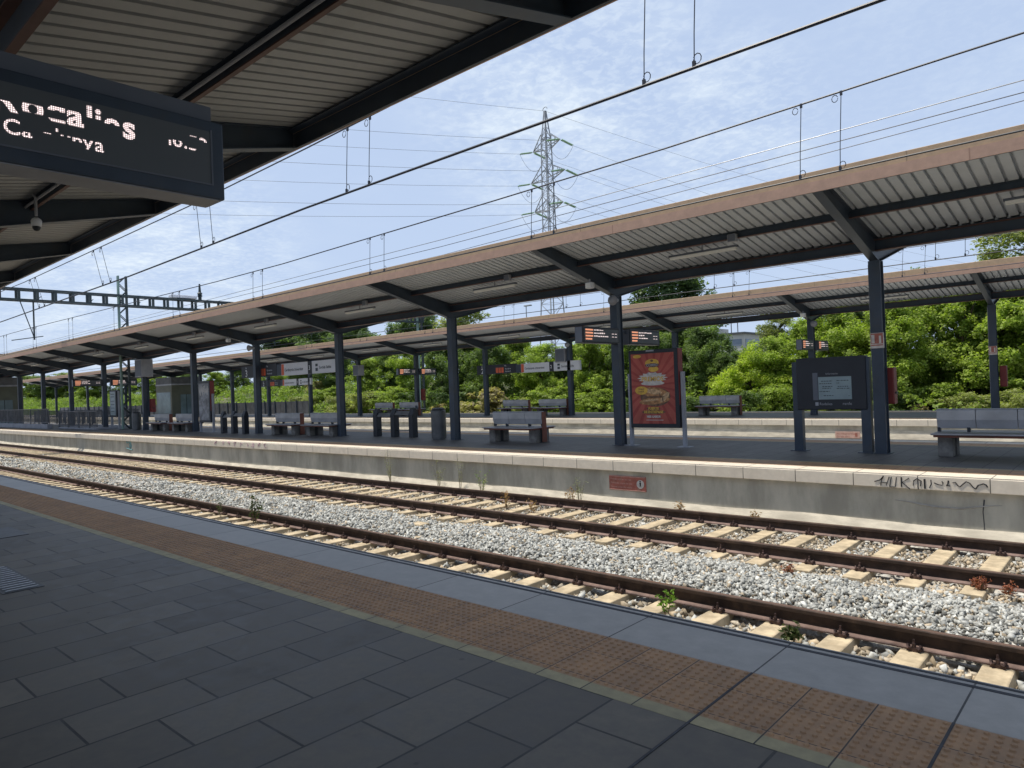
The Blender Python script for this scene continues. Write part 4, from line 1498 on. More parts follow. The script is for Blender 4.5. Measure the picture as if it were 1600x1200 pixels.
# hanging platform signs (look towards us)
def platform_sign(label, x0, y, z0, digit, far=False):
    s = thing('platform_sign', label, 'sign', (x0 + 3.4, y, z0), 'hanging platform signs')
    H = 0.52
    xs0 = [at(q, 575, Y=15.3).x for q in (377, 432, 440, 481.5, 488, 527)]
    q0, q1, q2, q3, q4, q5 = [v - xs0[0] for v in xs0]
    MB().box(x0, x0 + q1, y, y + 0.12, z0, z0 + H).build('dark_panel', 'black', s, bevel=0.008)
    MB().box(x0 + q1, x0 + q2, y + 0.01, y + 0.11, z0, z0 + H - 0.06).build('dark_panel', 'navy', s)
    for xa_, xb_ in ((x0 + q2, x0 + q3), (x0 + q4, x0 + q5)):
        MB().box(xa_, xb_, y - 0.02, y + 0.13, z0 - 0.02, z0 + H - 0.05).build('white_panel', 'white', s, bevel=0.006)
    MB().box(x0 + q3, x0 + q4, y - 0.018, y + 0.12, z0 - 0.02, z0 + H - 0.05).build('dark_panel', 'black', s)
    for tx, sz, dx, dy, dz_ in ((digit, 0.42, 0.34, 0.003, 0.05), ('Via', 0.12, 0.36, 0.003, 0.39), ('Via', 0.12, 2.15, 0.003, 0.39),
                                ('Barcelona', 0.11, 2.20, 0.003, 0.22), ('Martorell', 0.11, 2.20, 0.003, 0.08), (digit, 0.24, q3 + 0.06, 0.021, 0.14)):
        b = MB()
        put_text(b, tx, sz, (x0 + dx, y - dy, z0 + dz_), FACE_NY, bold=0.004 if sz > 0.2 else 0)
        b.build('lettering', 'white', s)
    b = MB()
    for k_ in range(3):
        b.box(x0 + 1.50 + k_ * 0.21, x0 + 1.67 + k_ * 0.21, y - 0.004, y, z0 + 0.05, z0 + 0.34)
    b.box(x0 + q2 + 0.02, x0 + q2 + 0.21, y - 0.024, y - 0.02, z0 + 0.0, z0 + 0.45)
    b.build('line_badge', 'ledo2', s)
    b = MB()
    put_text(b, 'Cerdanyola Universitat', 0.155, (x0 + q2 + 0.27, y - 0.024, z0 + 0.15), FACE_NY, bold=0.003, sx=0.95)
    b.box(x0 + q4 + 0.25, x0 + q4 + 0.41, y - 0.024, y - 0.02, z0 + 0.07, z0 + 0.19)
    b.box(x0 + q4 + 0.25, x0 + q4 + 0.41, y - 0.024, y - 0.02, z0 + 0.25, z0 + 0.35)
    put_text(b, 'Sortida Salida', 0.15, (x0 + q4 + 0.50, y - 0.024, z0 + 0.15), FACE_NY, bold=0.003)
    b.build('lettering', 'ttline', s)
    MB().box(x0, x0 + q5, y + 0.13, y + 0.17, z0 + 0.20, z0 + 0.26).build('support_rail', 'navy', s)
    return s


platform_sign('long hanging platform 3 sign with white station panels, between two posts', at(377, 575, Y=15.3).x, 15.30, 2.40, '3')
platform_sign('long hanging platform 2 sign with white panels on the far platform', at(745, 575, Y=28.95).x, 28.95, 2.34, '2')
platform_sign('distant hanging platform sign seen under the platform 3 sign', -53.4, 28.95, 2.34, '2')
platform_sign('distant hanging platform sign at far left near the stair railing', -77.5, 15.30, 2.40, '3')

# wall signs (no crossing)
for (name, lab, cx, cz, y, w_, h_, m1) in (('wall_sign', 'faded red warning sign on the platform wall below the coping', None, None, 12.03, 0, 0, 0),):
    a0, a1 = at(952, 742, Y=12.02), at(1010, 769, Y=12.02)
    s = thing(name, lab, 'sign', ((a0.x + a1.x) / 2, 12.02, a1.z), 'wall warning signs')
    MB().box(a0.x, a1.x, 12.005, 12.035, a1.z, a0.z).build('plate', 'reddull', s, bevel=0.004)
    for i, ln in enumerate(('Prohibit creuar les vies', 'Prohibido cruzar las vias', 'Do not cross the tracks')):
        b = MB()
        put_text(b, ln, 0.052, (a0.x + 0.04, 12.003, a0.z - 0.085 - i * 0.078), FACE_NY)
        b.build('lettering', 'pinkish', s)
    for z in (a0.z - 0.012, a1.z + 0.012):
        MB().box(a0.x + 0.01, a1.x - 0.01, 12.002, 12.005, z - 0.005, z + 0.005).build('border_line', 'pinkish', s)
    b = MB()
    b.lathe([(0.085, 0), (0.085, 0.004)], 20)
    b.v = [(a1.x - 0.12 + v[0], 12.004 - v[2], (a0.z + a1.z) / 2 + v[1]) for v in b.v]
    b.build('pictogram_disc', 'posterlight', s)
    b = MB()
    cx_, cz_ = a1.x - 0.12, (a0.z + a1.z) / 2
    b.lathe([(0.016, 0), (0.016, 0.003)], 10)
    b.v = [(cx_ + v[0], 11.999 - v[2], cz_ + 0.055 + v[1]) for v in b.v]
    b.add([(cx_ - 0.022, 11.998, cz_ + 0.035), (cx_ + 0.022, 11.998, cz_ + 0.035), (cx_ + 0.016, 11.998, cz_ - 0.02), (cx_ + 0.02, 11.998, cz_ - 0.07),
           (cx_ + 0.004, 11.998, cz_ - 0.03), (cx_ - 0.018, 11.998, cz_ - 0.07), (cx_ - 0.012, 11.998, cz_ - 0.02)], [(0, 1, 2, 3, 4, 5, 6)])
    b.build('pictogram_figure', 'paint_black', s)
a0, a1 = at(1305, 674, Y=25.84), at(1344, 685, Y=25.84)
s = thing('wall_sign', 'faded tan warning sign on the far platform wall, seen between the information board legs', 'sign', ((a0.x + a1.x) / 2, 25.95, a1.z), 'wall warning signs')
MB().box(a0.x, a1.x, 25.83, 25.86, a1.z, a0.z).build('plate', 'pinkish', s)
b = MB()
for i in range(2):
    put_text(b, ('No creuar les vies', 'Do not cross')[i], 0.08, (a0.x + 0.05, 25.828, a0.z - 0.10 - i * 0.10), FACE_NY)
b.box(a1.x - 0.16, a1.x - 0.08, 25.825, 25.83, a1.z + 0.05, a0.z - 0.05)
b.build('lettering', 'reddull', s)

# ------------------------------------------------------------------ big display hanging over our platform
ys_, xs_ = 2.125, -4.28
o = thing('departure_display', 'large dark departure display hanging overhead at left, lit letters half scanned', 'display', (xs_, 1.1, 2.8), None)
z0_, z1_ = 0.5834 * ys_ + CAM_H, 0.8086 * ys_ + CAM_H
Y0 = 0.10
b = MB()
b.box(xs_ - 0.24, xs_, Y0, ys_, z0_, z1_)
b.build('housing', 'navy', o, bevel=0.008)
b = MB()
b.box(xs_ - 0.225, xs_ - 0.015, Y0 + 0.02, ys_ - 0.02, z0_ - 0.006, z0_ + 0.01)
b.build('underside_panel', 'pipe', o)
b = MB()
b.box(xs_ - 0.17, xs_ - 0.07, Y0, 2.085, z1_, z1_ + 0.115)
b.build('top_channel', 'dispgrey', o)
for yy in (0.35, 0.7):
    MB().box(xs_ - 0.15, xs_ - 0.09, yy - 0.03, yy + 0.03, z1_ + 0.115, 4.08).build('hanger', 'navy', o)
pA, pB = at(328, 207, X=xs_), at(333, 288, X=xs_)
b = MB()
sy1 = pA.y
sz1, sz0 = z1_ - 0.068, pB.z
b.box(xs_ - 0.02, xs_ + 0.001, Y0 + 0.05, sy1, sz0, sz1)
scr = b.build('screen', 'screen', o)
b = MB()   # bezel lip around the glass
b.box(xs_, xs_ + 0.006, sy1, sy1 + 0.010, sz0 - 0.01, sz1 + 0.01)
b.box(xs_, xs_ + 0.006, Y0 + 0.05, sy1, sz0 - 0.01, sz0)
b.build('bezel', 'dispgrey', o)
b = MB()


def scan_word(letters, size, p_end, width_px_pts, bold):
    """letters: list of (char, keep_lo, keep_hi) as fractions of cap height; laid right-aligned to p_end"""
    adv = []
    for ch, *_ in letters:
        vs, fs_ = text_mesh(ch, size, None, bold)
        adv.append(max((v.x for v in vs), default=size * 0.3) + size * 0.05)
    y = p_end.y - sum(adv)
    for (ch, *rng), a_ in zip(letters, adv):
        for lo, hi in rng:
            put_text(b, ch, size, (xs_ + 0.0035, y, p_end.z), FACE_PX, keep=(lo * size * 0.72, hi * size * 0.72), bold=bold)
        y += a_


e1 = at(214, 219, X=xs_)
scan_word([('R', (0, 0.4)), ('o', (0.15, 0.5)), ('d', (0.0, 0.12), (0.45, 0.62)), ('a', (0.0, 0.6)), ('l', (0.50, 0.78), (0.82, 1.1)),
           ('i', (0.50, 0.66), (0.7, 1.1)), ('e', (0.42, 0.8)), ('s', (-0.1, 0.8))], 0.185, e1, None, 0.005)
e2 = at(164, 239, X=xs_)
scan_word([('C', (-0.1, 1.1)), ('a', (-0.1, 0.3)), ('t', (-0.1, -0.05)), ('a', (0.5, 0.55)), ('l', (0.75, 1.1)), ('u', (0.55, 0.8)), ('n', (0.35, 0.8)),
           ('y', (0.0, 0.8)), ('a', (-0.1, 0.8))], 0.112, e2, None, 0.001)
e3 = at(325, 240, X=xs_)
scan_word([('1', (-0.1, 0.35)), ('6', (-0.1, 0.4)), (':', (-0.1, 0.4)), ('5', (0.9, 1.1), (-0.1, 0.12)), ('3', (0.72, 1.1))], 0.125, e3, None, 0.001)
b.build('lettering', 'leddots', scr)

# CCTV dome under our canopy
pc = at(57, 352, Y=2.72)
o = thing('cctv_camera', 'white dome security camera hanging from the canopy at left', 'camera', (pc.x, pc.y, pc.z))
cx, cy, cz = pc
MB().lathe([(0.015, 0.0), (0.058, 0.01), (0.062, 0.075), (0.05, 0.10), (0.02, 0.12)], 16, (cx, cy, cz - 0.02)).build('housing', 'white', o, smooth=True)
MB().lathe([(0.01, -0.055), (0.03, -0.046), (0.044, -0.022), (0.048, 0.0)], 16, (cx, cy, cz - 0.02)).build('dome', 'black', o, smooth=True)
MB().tube([(cx, cy, cz + 0.12), (cx, cy, cz + 0.36), (cx - 0.10, cy, cz + 0.42)], 0.018, 8).build('bracket', 'pipe', o)

# ------------------------------------------------------------------ overhead line
def sag(p0, p1, drop, n=14):
    p0, p1 = Vector(p0), Vector(p1)
    out = []
    for i in range(n + 1):
        t = i / n
        p = p0.lerp(p1, t)
        p.z -= drop * 4 * t * (1 - t)
        out.append(p)
    return out


def line_y(x, pts):
    return float(np.interp(x, [p[0] for p in pts], [p[1] for p in pts]))


def catenary(label, cy, cz, my, mz, droppers, rc, rm, rd):
    o = thing('overhead_line', label, 'overhead wire', (-3.0, line_y(-3, cy), cz))
    X = list(np.linspace(-140, 14, 40))
    MB().tube([(x, line_y(x, cy), cz) for x in X], rc, 6).build('contact_wire', 'wire', o)
    MB().tube([(x, line_y(x, my), line_y(x, mz)) for x in X], rm, 6).build('messenger_wire', 'wire', o)
    for x in droppers:
        b = MB()
        x2 = x + 0.05
        yt, zt = line_y(x2, my), line_y(x2, mz)
        yb_ = line_y(x, cy)
        b.tube([(x, yb_, cz), (x + 0.01, yb_ * 0.7 + yt * 0.3, cz * 0.7 + zt * 0.3), (x2, yt, zt)], rd, 5)
        b.box(x - 0.015, x + 0.015, yb_ - 0.012, yb_ + 0.012, cz - 0.01, cz + 0.06)
        b.box(x2 - 0.015, x2 + 0.015, yt - 0.012, yt + 0.012, zt - 0.05, zt + 0.01)
        for (yy, z, s) in ((yb_, cz + 0.075, 1), (yt, zt - 0.075, -1)):
            loop = [(x + s * (0.035 + 0.04 * math.cos(t)), yy, z + 0.048 * math.sin(t)) for t in np.linspace(math.pi, math.pi * 2.9, 10)]
            b.tube(loop, rd * 0.9, 5)
        b.build('dropper', 'wire', o)
    return o


ZC = 2.92 + CAM_H
drops1 = []
for base in (-3.35, -8.36, -13.35, -19.1, -24.6, -30.2, -35.7, -41):
    drops1 += [base - 0.27, base + 0.27]
catenary('heavy overhead wire above the near track with paired droppers', [(-140, 6.2), (-43, 6.5), (-17, 6.35), (-9.9, 6.13), (14, 6.10)], ZC,
         [(-140, 6.2), (-43, 6.2), (14, 6.11)], [(-140, 5.5), (-43, 5.6), (-26, 5.32), (-13.8, 5.34), (-9.5, 5.41), (-3, 5.56), (14, 5.9)], drops1, 0.016, 0.011, 0.0055)
drops2 = []
for base in (-3.35, -8.38, -13.42, -19.0, -24.5, -30.0, -35.5, -41, -46.5, -52):
    drops2 += [base - 0.27, base + 0.27]
catenary('overhead wire above the track beside the middle platform, crossing its fascia', [(-140, 10.3), (14, 10.3)], 2.80 + CAM_H,
         [(-140, 10.3), (14, 10.3)], [(-140, 5.4), (-43, 5.45), (-26, 5.24), (-19, 5.16), (-6.7, 5.31), (-1, 5.5), (14, 5.9)], drops2, 0.013, 0.013, 0.006)
for (lab, yy, dd) in (('overhead wire seen in the gap between the two canopies, nearer line', 19.2, (-3.4, -9.0, -14.4)),
                      ('overhead wire seen against the farther canopy fascia', 23.9, (-5.2, -10.6, -16.1, -21.6, -27.1, -32.6, -38.1))):
    dl = []
    for base in dd:
        dl += [base - 0.3, base + 0.3]
    catenary(lab, [(-140, yy), (14, yy)], (0.137 if yy < 20 else 0.1209) * yy + CAM_H, [(-140, yy), (14, yy)],
             [(-140, 5.2), (14, 5.25)] if yy < 20 else [(-140, 5.2), (14, 5.32)], dl, 0.012, 0.010, 0.006)
# feeders
for lab, ta, tb, mm, r_ in (('bright feeder cable high right, uppermost of three', 0.311, 0.3286, 'wirelight', 0.013),
                            ('dark feeder cable high right, middle of three', 0.297, 0.3148, 'wire', 0.012),
                            ('thin dark feeder cable high right, lowest of three', 0.279, 0.3054, 'wire', 0.010)):
    yy = 19.0
    b = MB()
    b.tube([(-140, yy, 0.27 * yy + CAM_H), (-20.5, yy, ta * yy + CAM_H), (-1.8, yy, tb * yy + CAM_H), (14, yy, tb * yy + 0.3 + CAM_H)], r_, 5)
    tag(b.build('feeder_cable', mm), lab, 'cable', 'feeder cables')

# portals -----------------------------------------------------------
def lattice_mast(parent, x, y, h, light=True, w=0.42):
    b = MB()
    for sy in (-1, 1):
        b.box(x - 0.11, x + 0.11, y + sy * w / 2 - 0.035, y + sy * w / 2 + 0.035, 0, h, 1 if (sy < 0 and light) else 0)  # left flange in a paler green, its sunlit side put into the colour
    n = int(h / 0.42)
    for i in range(n):
        z = i * h / n
        s = 1 if i % 2 else -1
        for xx in (-0.10, 0.10):
            b.bar((x + xx, y - s * w / 2, z), (x + xx, y + s * w / 2, z + h / n), 0.045, 0.012, (1, 0, 0))
    b.box(x - 0.2, x + 0.2, y - w / 2 - 0.12, y + w / 2 + 0.12, 0, 0.03)
    b.build('mast', ['mast', 'mast_sunlit'], parent)


def portal(label, x, ya, yb, masts, zb, zt, ztop):
    o = thing('catenary_portal', label, 'catenary gantry', (x, masts[0], 0), 'catenary gantries')
    for my, h, lt in masts_h(masts, ztop):
        lattice_mast(o, x, my, h, lt)
    b = MB()
    for z in (zb, zt):
        b.box(x - 0.30, x - 0.18, ya, yb, z - 0.05, z + 0.05)
        b.box(x + 0.18, x + 0.30, ya, yb, z - 0.05, z + 0.05)
    y = ya
    k_ = 0
    while y < yb:
        for xx in (-0.24, 0.24):
            b.box(x + xx - 0.05, x + xx + 0.05, y - 0.06, y + 0.06, zb, zt)
        if k_ % 3 == 2:
            b.bar((x - 0.24, y, zb), (x - 0.24, y + 0.3, zb + 0.3), 0.04, 0.03)
        y += 0.82
        k_ += 1
    b.build('beam', 'mast', o)
    # registration arms and insulators
    for yy in (6.11, 10.3, 19.2, 23.9):
        if ya < yy < yb:
            b = MB()
            b.tube([(x, yy + 0.5, zb), (x, yy + 0.5, 4.95)], 0.04, 6)
            b.tube([(x, yy + 0.9, 5.15), (x, yy - 0.5, 4.9)], 0.025, 6)
            b.bar((x, yy + 0.5, 5.05), (x, yy - 0.1, zb), 0.04, 0.04, (1, 0, 0))
            b.build('registration_arm', 'mast', o)
    return o


def masts_h(masts, h):
    return [(m, h, True) for m in masts]


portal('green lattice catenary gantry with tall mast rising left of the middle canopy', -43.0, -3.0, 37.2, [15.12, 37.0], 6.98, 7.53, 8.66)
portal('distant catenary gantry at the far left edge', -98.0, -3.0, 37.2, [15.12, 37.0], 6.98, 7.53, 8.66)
# white insulator on the gantry and a stub
pz = at(286, 470, X=-43)
o = thing('gantry_disconnector', 'pale switch box on top of the catenary gantry beam', 'switch', (pz.x, pz.y, 7.58))
MB().box(pz.x - 0.25, pz.x + 0.25, pz.y - 0.75, pz.y + 0.75, 7.62, 7.80).build('case', 'white', o, bevel=0.03)
MB().box(pz.x - 0.2, pz.x + 0.2, pz.y - 0.4, pz.y + 0.4, 7.585, 7.62).build('bracket', 'mast', o)
pz = at(312, 455, X=-43)
o = thing('post_insulator', 'dark ribbed post insulator standing on the gantry beam', 'insulator', (pz.x, pz.y, 7.58))
MB().lathe([(0.10, 0.0), (0.10, 0.2), (0.16, 0.22), (0.10, 0.28), (0.16, 0.32), (0.10, 0.38), (0.16, 0.42), (0.08, 0.5), (0.05, 1.0)], 10, (pz.x, pz.y, 7.58)).build('rod', 'mast', o)
MB().lathe([(0.12, 0), (0.12, 0.03)], 8, (pz.x, pz.y, 7.58)).build('foot', 'mast', o)

# ------------------------------------------------------------------ pylon and power lines
pb = at(860, 400, Y=78.5)
PX_, PY_ = pb.x, 78.5
pyl = thing('electricity_pylon', 'tall lattice electricity pylon with three pairs of arms', 'pylon', (PX_, PY_, 3.0))
ang = R(-13.6)
ca, sa = math.cos(ang), math.sin(ang)


def pl(u, v, z):
    return (PX_ + u * ca - v * sa, PY_ + u * sa + v * ca, z)


b = MB()
ztop = 38.9 + CAM_H


def half(z):
    if z > 36.5:
        return max(0.10, 0.5 * (ztop - z) / (ztop - 36.5))
    return 0.5 + (36.5 - z) * (0.012 if z > 24 else 0.0) + ((36.5 - 24) * 0.012 + (24 - z) * 0.042 if z <= 24 else 0.0)


lv = [3.0]
while lv[-1] < 36.0:
    lv.append(lv[-1] + max(1.15, half(lv[-1]) * 1.5))
lv += [36.5, 38.0, ztop]
for a0, a1 in zip(lv[:-1], lv[1:]):
    h0, h1 = half(a0), half(a1)
    cs0 = [(-h0, -h0), (h0, -h0), (h0, h0), (-h0, h0)]
    cs1 = [(-h1, -h1), (h1, -h1), (h1, h1), (-h1, h1)]
    for i in range(4):
        j = (i + 1) % 4
        b.bar(pl(*cs0[i], a0), pl(*cs1[i], a1), 0.12, 0.12)
        if (lv.index(a0) + i) % 2:
            b.bar(pl(*cs0[i], a0), pl(*cs1[j], a1), 0.06, 0.06)
        else:
            b.bar(pl(*cs0[j], a0), pl(*cs1[i], a1), 0.06, 0.06)
        b.bar(pl(*cs1[i], a1), pl(*cs1[j], a1), 0.045, 0.045)
b.tube([pl(0.5 * math.cos(t), 0, ztop + 0.2 + 0.35 * math.sin(t)) for t in np.linspace(0, math.pi, 8)], 0.05, 5)
b.build('tower', 'galv', pyl)
arm_z = [33.6, 29.2, 24.9]
tips = []
for i, z in enumerate(arm_z):
    z += CAM_H
    Lh = (3.15, 3.95, 3.3)[i]
    for s in (-1, 1):
        b = MB()
        h0 = half(z)
        tip = pl(s * Lh, 0, z + (0.0 if s < 0 else 1.0))
        tip = pl(s * Lh, 0, z + 0.35)
        for v in (-h0, h0):
            b.bar(pl(s * h0, v, z), tip, 0.11, 0.11)
            b.bar(pl(s * h0, v, z + 2.0), tip, 0.10, 0.10)
            for f_ in (0.3, 0.6):
                lo = Vector(pl(s * h0, v, z)).lerp(Vector(tip), f_)
                up = Vector(pl(s * h0, v, z + 2.0)).lerp(Vector(tip), f_ + 0.12)
                b.bar(lo, up, 0.06, 0.06)
        for f_ in (0.25, 0.5, 0.75):
            l0 = Vector(pl(s * h0, -h0, z)).lerp(Vector(tip), f_)
            l1 = Vector(pl(s * h0, h0, z)).lerp(Vector(tip), f_)
            b.bar(l0, l1, 0.05, 0.05)
        b.build('arm', 'galv', pyl)
        tips.append((i, s, Vector(tip)))
# insulator strings and conductors: one span to the far left, one to the far right behind
names = ['top', 'middle', 'lowest']
dirL = Vector((-0.30, -0.95, 0)).normalized()
dirR = Vector((0.235, 0.97, 0)).normalized()
for i, s, tip in tips:
    for dn, dv_ in (('left', dirL), ('right', dirR)):
        e = tip + dv_ * 2.3 + Vector((0, 0, -0.55))
        b = MB()
        n = 12
        prof = []
        for off in (-0.13, 0.13):
            side = Vector((-dv_.y, dv_.x, 0)) * off
            pts, rr = [], []
            for k_ in range(n * 2 + 1):
                pts.append(tip.lerp(e, 0.10 + 0.85 * k_ / (2 * n)) + side)
                rr.append(0.12 if k_ % 2 else 0.05)
            b.tube(pts, rr, 6)
        b.build('insulator_string', 'glassgreen', pyl)
        far = e + dv_ * 240 + Vector((0, 0, 3.0 if dn == 'left' else -2.0))
        w_ = MB().tube(sag(e, far, 7.5, 30), 0.018, 4)
        tag(w_.build('power_line', 'wirelight'), 'thin power line from the pylon\'s %s %s arm running %s' % (names[i], 'front' if s < 0 else 'back', 'left' if dn == 'left' else 'right'),
            'power line', 'power lines from the pylon')
    # jumper loop under the arm
    a_ = tip + dirL * 2.3 + Vector((0, 0, -0.55))
    c_ = tip + dirR * 2.3 + Vector((0, 0, -0.55))
    MB().tube(sag(a_, c_, 2.2, 12), 0.022, 4).build('jumper_cable', 'wire', pyl)
e = Vector(pl(0, 0, ztop))
for dn, dv_ in (('left', dirL), ('right', dirR)):
    far = e + dv_ * 240
    w_ = MB().tube(sag(e, far, 5.0, 24), 0.018, 4)
    tag(w_.build('power_line', 'wirelight'), 'thin earth wire from the very top of the pylon running ' + dn, 'power line', 'power lines from the pylon')

# ------------------------------------------------------------------ lifts, stair railing, fence, building
def lift(label, x0, x1, y0, y1, h, group='lift shafts'):
    o = thing('lift_shaft', label, 'lift', ((x0 + x1) / 2, (y0 + y1) / 2, 0), group)
    MB().box(x0, x1, y0, y1, 0, h - 0.75).build('cabin', 'olive', o, bevel=0.02)
    MB().box(x0 - 0.03, x1 + 0.03, y0 - 0.03, y1 + 0.03, h - 0.75, h - 0.62).build('band', 'pipe', o)
    MB().box(x0, x1, y0, y1, h - 0.62, h).build('roof_box', 'fence', o)
    ym = (y0 + y1) / 2
    d = MB().box(x1, x1 + 0.02, ym - 0.55, ym + 0.55, 0.05, 2.05).build('door', 'lglass', o)
    MB().box(x1 + 0.02, x1 + 0.03, ym - 0.03, ym + 0.03, 0.05, 2.05).build('door_post', 'mast', d)
    MB().box(x0 + 0.25, x1 - 0.25, y0 - 0.02, y0, 0.3, 2.3).build('window', 'lglass', o)
    return o


lb = at(263, 650, Z=0.0)
lift('olive glass lift shaft on the far platform above the far left benches', -71.6, -68.0, 27.9, 30.6, 3.7)
l2 = at(17, 664, Z=0.0)
lift('brown glass lift shaft cut off at the left edge of the picture', -72.8, -69.0, 13.8, 16.4, 3.9)

sr = thing('stair_railing', 'dark stair railing with vertical bars on a pale plinth at far left', 'railing', (-60, 14.0, 0))
MB().box(-66.5, -52.6, 13.75, 14.05, 0, 0.30).build('plinth', 'plinth', sr, bevel=0.02)
MB().box(-52.0, -44.9, 14.2, 16.6, 0, 0.10).build('plinth', 'plinth', sr, bevel=0.02)
for y, xa_, xb_, z0 in ((13.9, -66.4, -52.7, 0.30), (16.5, -66.4, -44.95, 0.1), (14.25, -52.0, -44.95, 0.1)):
    b = MB()
    b.box(xa_, xb_, y - 0.03, y + 0.03, z0 + 0.95, z0 + 1.0)
    b.box(xa_, xb_, y - 0.02, y + 0.02, z0 + 0.08, z0 + 0.12)
    x = xa_
    while x < xb_:
        b.box(x - 0.012, x + 0.012, y - 0.012, y + 0.012, z0 + 0.1, z0 + 0.96)
        x += 0.14
    x = xa_
    while x < xb_:
        b.box(x - 0.035, x + 0.035, y - 0.03, y + 0.03, z0, z0 + 1.0)
        x += 1.9
    b.build('bars', 'fence', sr)

fw = thing('noise_fence', 'low grey panel fence in front of the bushy bank at left', 'fence', (-65, 34.5, 0))
b = MB()
x = -125.0
while x < -56:
    b.box(x, x + 0.9, 34.5, 34.55, -1.2, 1.02)
    x += 0.94
b.build('panel', 'fence', fw)
x = -125.0
while x < -56:
    MB().box(x - 0.06, x + 0.02, 34.42, 34.5, -1.2, 1.12).build('post', 'navy', fw)
    x += 1.88

bd = thing('office_building', 'pale office building with grey window bands far behind the trees', 'building', (-66, 150, 3))
MB().box(-82, -64.5, 146, 160, 2, 11.2).build('wall', 'bwall', bd)
MB().box(-82.4, -64.1, 145.6, 160.4, 11.2, 11.55).build('roof', 'fence', bd)
MB().box(-78, -72, 149, 155, 11.55, 13.0).build('roof_box', 'bwall', bd)
for fl_ in range(3):
    z = 3.2 + fl_ * 2.7
    MB().box(-71.5, -64.9, 145.92, 146.0, z, z + 1.5).build('window', 'bwin', bd)
    MB().box(-81.6, -73.0, 145.92, 146.0, z + 0.3, z + 1.3).build('window', 'bwin', bd)
    MB().box(-64.5, -64.42, 147, 159, z, z + 1.5).build('window', 'bwin', bd)
for xx in (-67.5, -69.0):
    MB().tube([(xx, 150, 11.55), (xx, 150, 14.0)], 0.10, 6).build('antenna', 'fence', bd)

# distant street lamp by the pylon foot
p = at(822, 478, Y=60)
o = thing('street_lamp', 'thin distant street lamp showing above the farther canopy', 'street lamp', (p.x, 60, 3))
MB().tube([(p.x, 60, 2.8), (p.x, 60, p.z)], [0.09, 0.05], 8).build('pole', 'galv', o)
MB().box(p.x - 0.25, p.x + 0.75, 59.85, 60.15, p.z - 0.06, p.z + 0.08).build('lamp_head', 'galv', o, bevel=0.03)


# ------------------------------------------------------------------ trees and shrubs
def leaf_cloud(lobes, n, size, pal, seed, upbias=0.6, shell=0.45, droop=0.0):
    r = np.random.default_rng(seed)
    LB = np.array(lobes)
    vol = (LB[:, 3] * LB[:, 4] * LB[:, 5]) ** 0.67
    nl = len(LB)
    # twig clumps on every lobe, leaves gathered round the clumps, a few stray sprays beyond the outline
    nsub = 17
    sd = r.normal(size=(nl, nsub, 3))
    sd /= np.linalg.norm(sd, axis=2)[:, :, None]
    sd[:, :, 2] = np.where(sd[:, :, 2] < -0.55, -sd[:, :, 2], sd[:, :, 2])
    srad = r.uniform(1 - shell, 1.12, (nl, nsub)) * np.where(r.random((nl, nsub)) < 0.12, 1.3, 1.0)
    pick = r.choice(nl, n, p=vol / vol.sum())
    sub = r.integers(0, nsub, n)
    Lb = LB[pick]
    d = sd[pick, sub]
    ctr = Lb[:, :3] + d * Lb[:, 3:6] * srad[pick, sub][:, None]
    off = r.normal(size=(n, 3))
    off /= np.linalg.norm(off, axis=1)[:, None]
    off *= (r.random(n) ** 0.5)[:, None] * np.array([1.0, 1.0, 0.95])
    C = ctr + off * Lb[:, 3:6] * 0.42
    d = d * 0.5 + off * 0.8
    nrm = d * 0.7 + np.array([0, 0, upbias]) + r.normal(0, 0.55, (n, 3))
    nrm /= np.linalg.norm(nrm, axis=1)[:, None]
    t = np.cross(nrm, r.normal(size=(n, 3)))
    t /= np.linalg.norm(t, axis=1)[:, None]
    bt = np.cross(nrm, t)
    s = size * np.exp(r.normal(0, 0.3, n))
    a = t * s[:, None] * 0.62
    c = bt * s[:, None] * 0.36
    V = np.stack([C - a, C - c + nrm * s[:, None] * 0.08, C + a - np.array([0, 0, droop]) * s[:, None], C + c + nrm * s[:, None] * 0.08], 1).reshape(-1, 3)
    F = np.arange(n * 4).reshape(n, 4)
    pal = np.array(pal)
    # colour: whole clumps lean to one tone, single leaves vary a little
    clump = (np.sin(C[:, 0] * 2.3 + seed) + np.sin(C[:, 1] * 2.9 + 1.3 * seed) + np.sin(C[:, 2] * 3.1)) / 3 * 0.5 + 0.5
    w = np.clip(clump * 0.7 + r.random(n) * 0.3, 0, 0.999)
    k_ = w * (len(pal) - 1)
    i0 = k_.astype(int)
    f = (k_ - i0)[:, None]
    col = pal[i0] * (1 - f) + pal[np.minimum(i0 + 1, len(pal) - 1)] * f
    col *= np.exp(r.normal(0, 0.16, n))[:, None]
    return V, F, np.repeat(col, 4, axis=0)


def trunk_mb(h, r0, seed, nb=5, spread=0.25):
    rr = random.Random(seed)
    b = MB()
    pts = [(rr.uniform(-.05, .05) * i, rr.uniform(-.05, .05) * i, h * i / 5) for i in range(6)]
    b.tube(pts, [r0 * (1 - 0.15 * i) for i in range(6)], 8)
    for k_ in range(nb):
        i = rr.randint(2, 5)
        p = Vector(pts[i])
        t = rr.uniform(0, 6.28)
        q = p + Vector((math.cos(t) * h * spread, math.sin(t) * h * spread, h * rr.uniform(0.15, 0.4)))
        m_ = p.lerp(q, 0.5) + Vector((0, 0, -0.05 * h))
        b.tube([p, m_, q], [r0 * 0.5, r0 * 0.35, r0 * 0.12], 6)
    return b


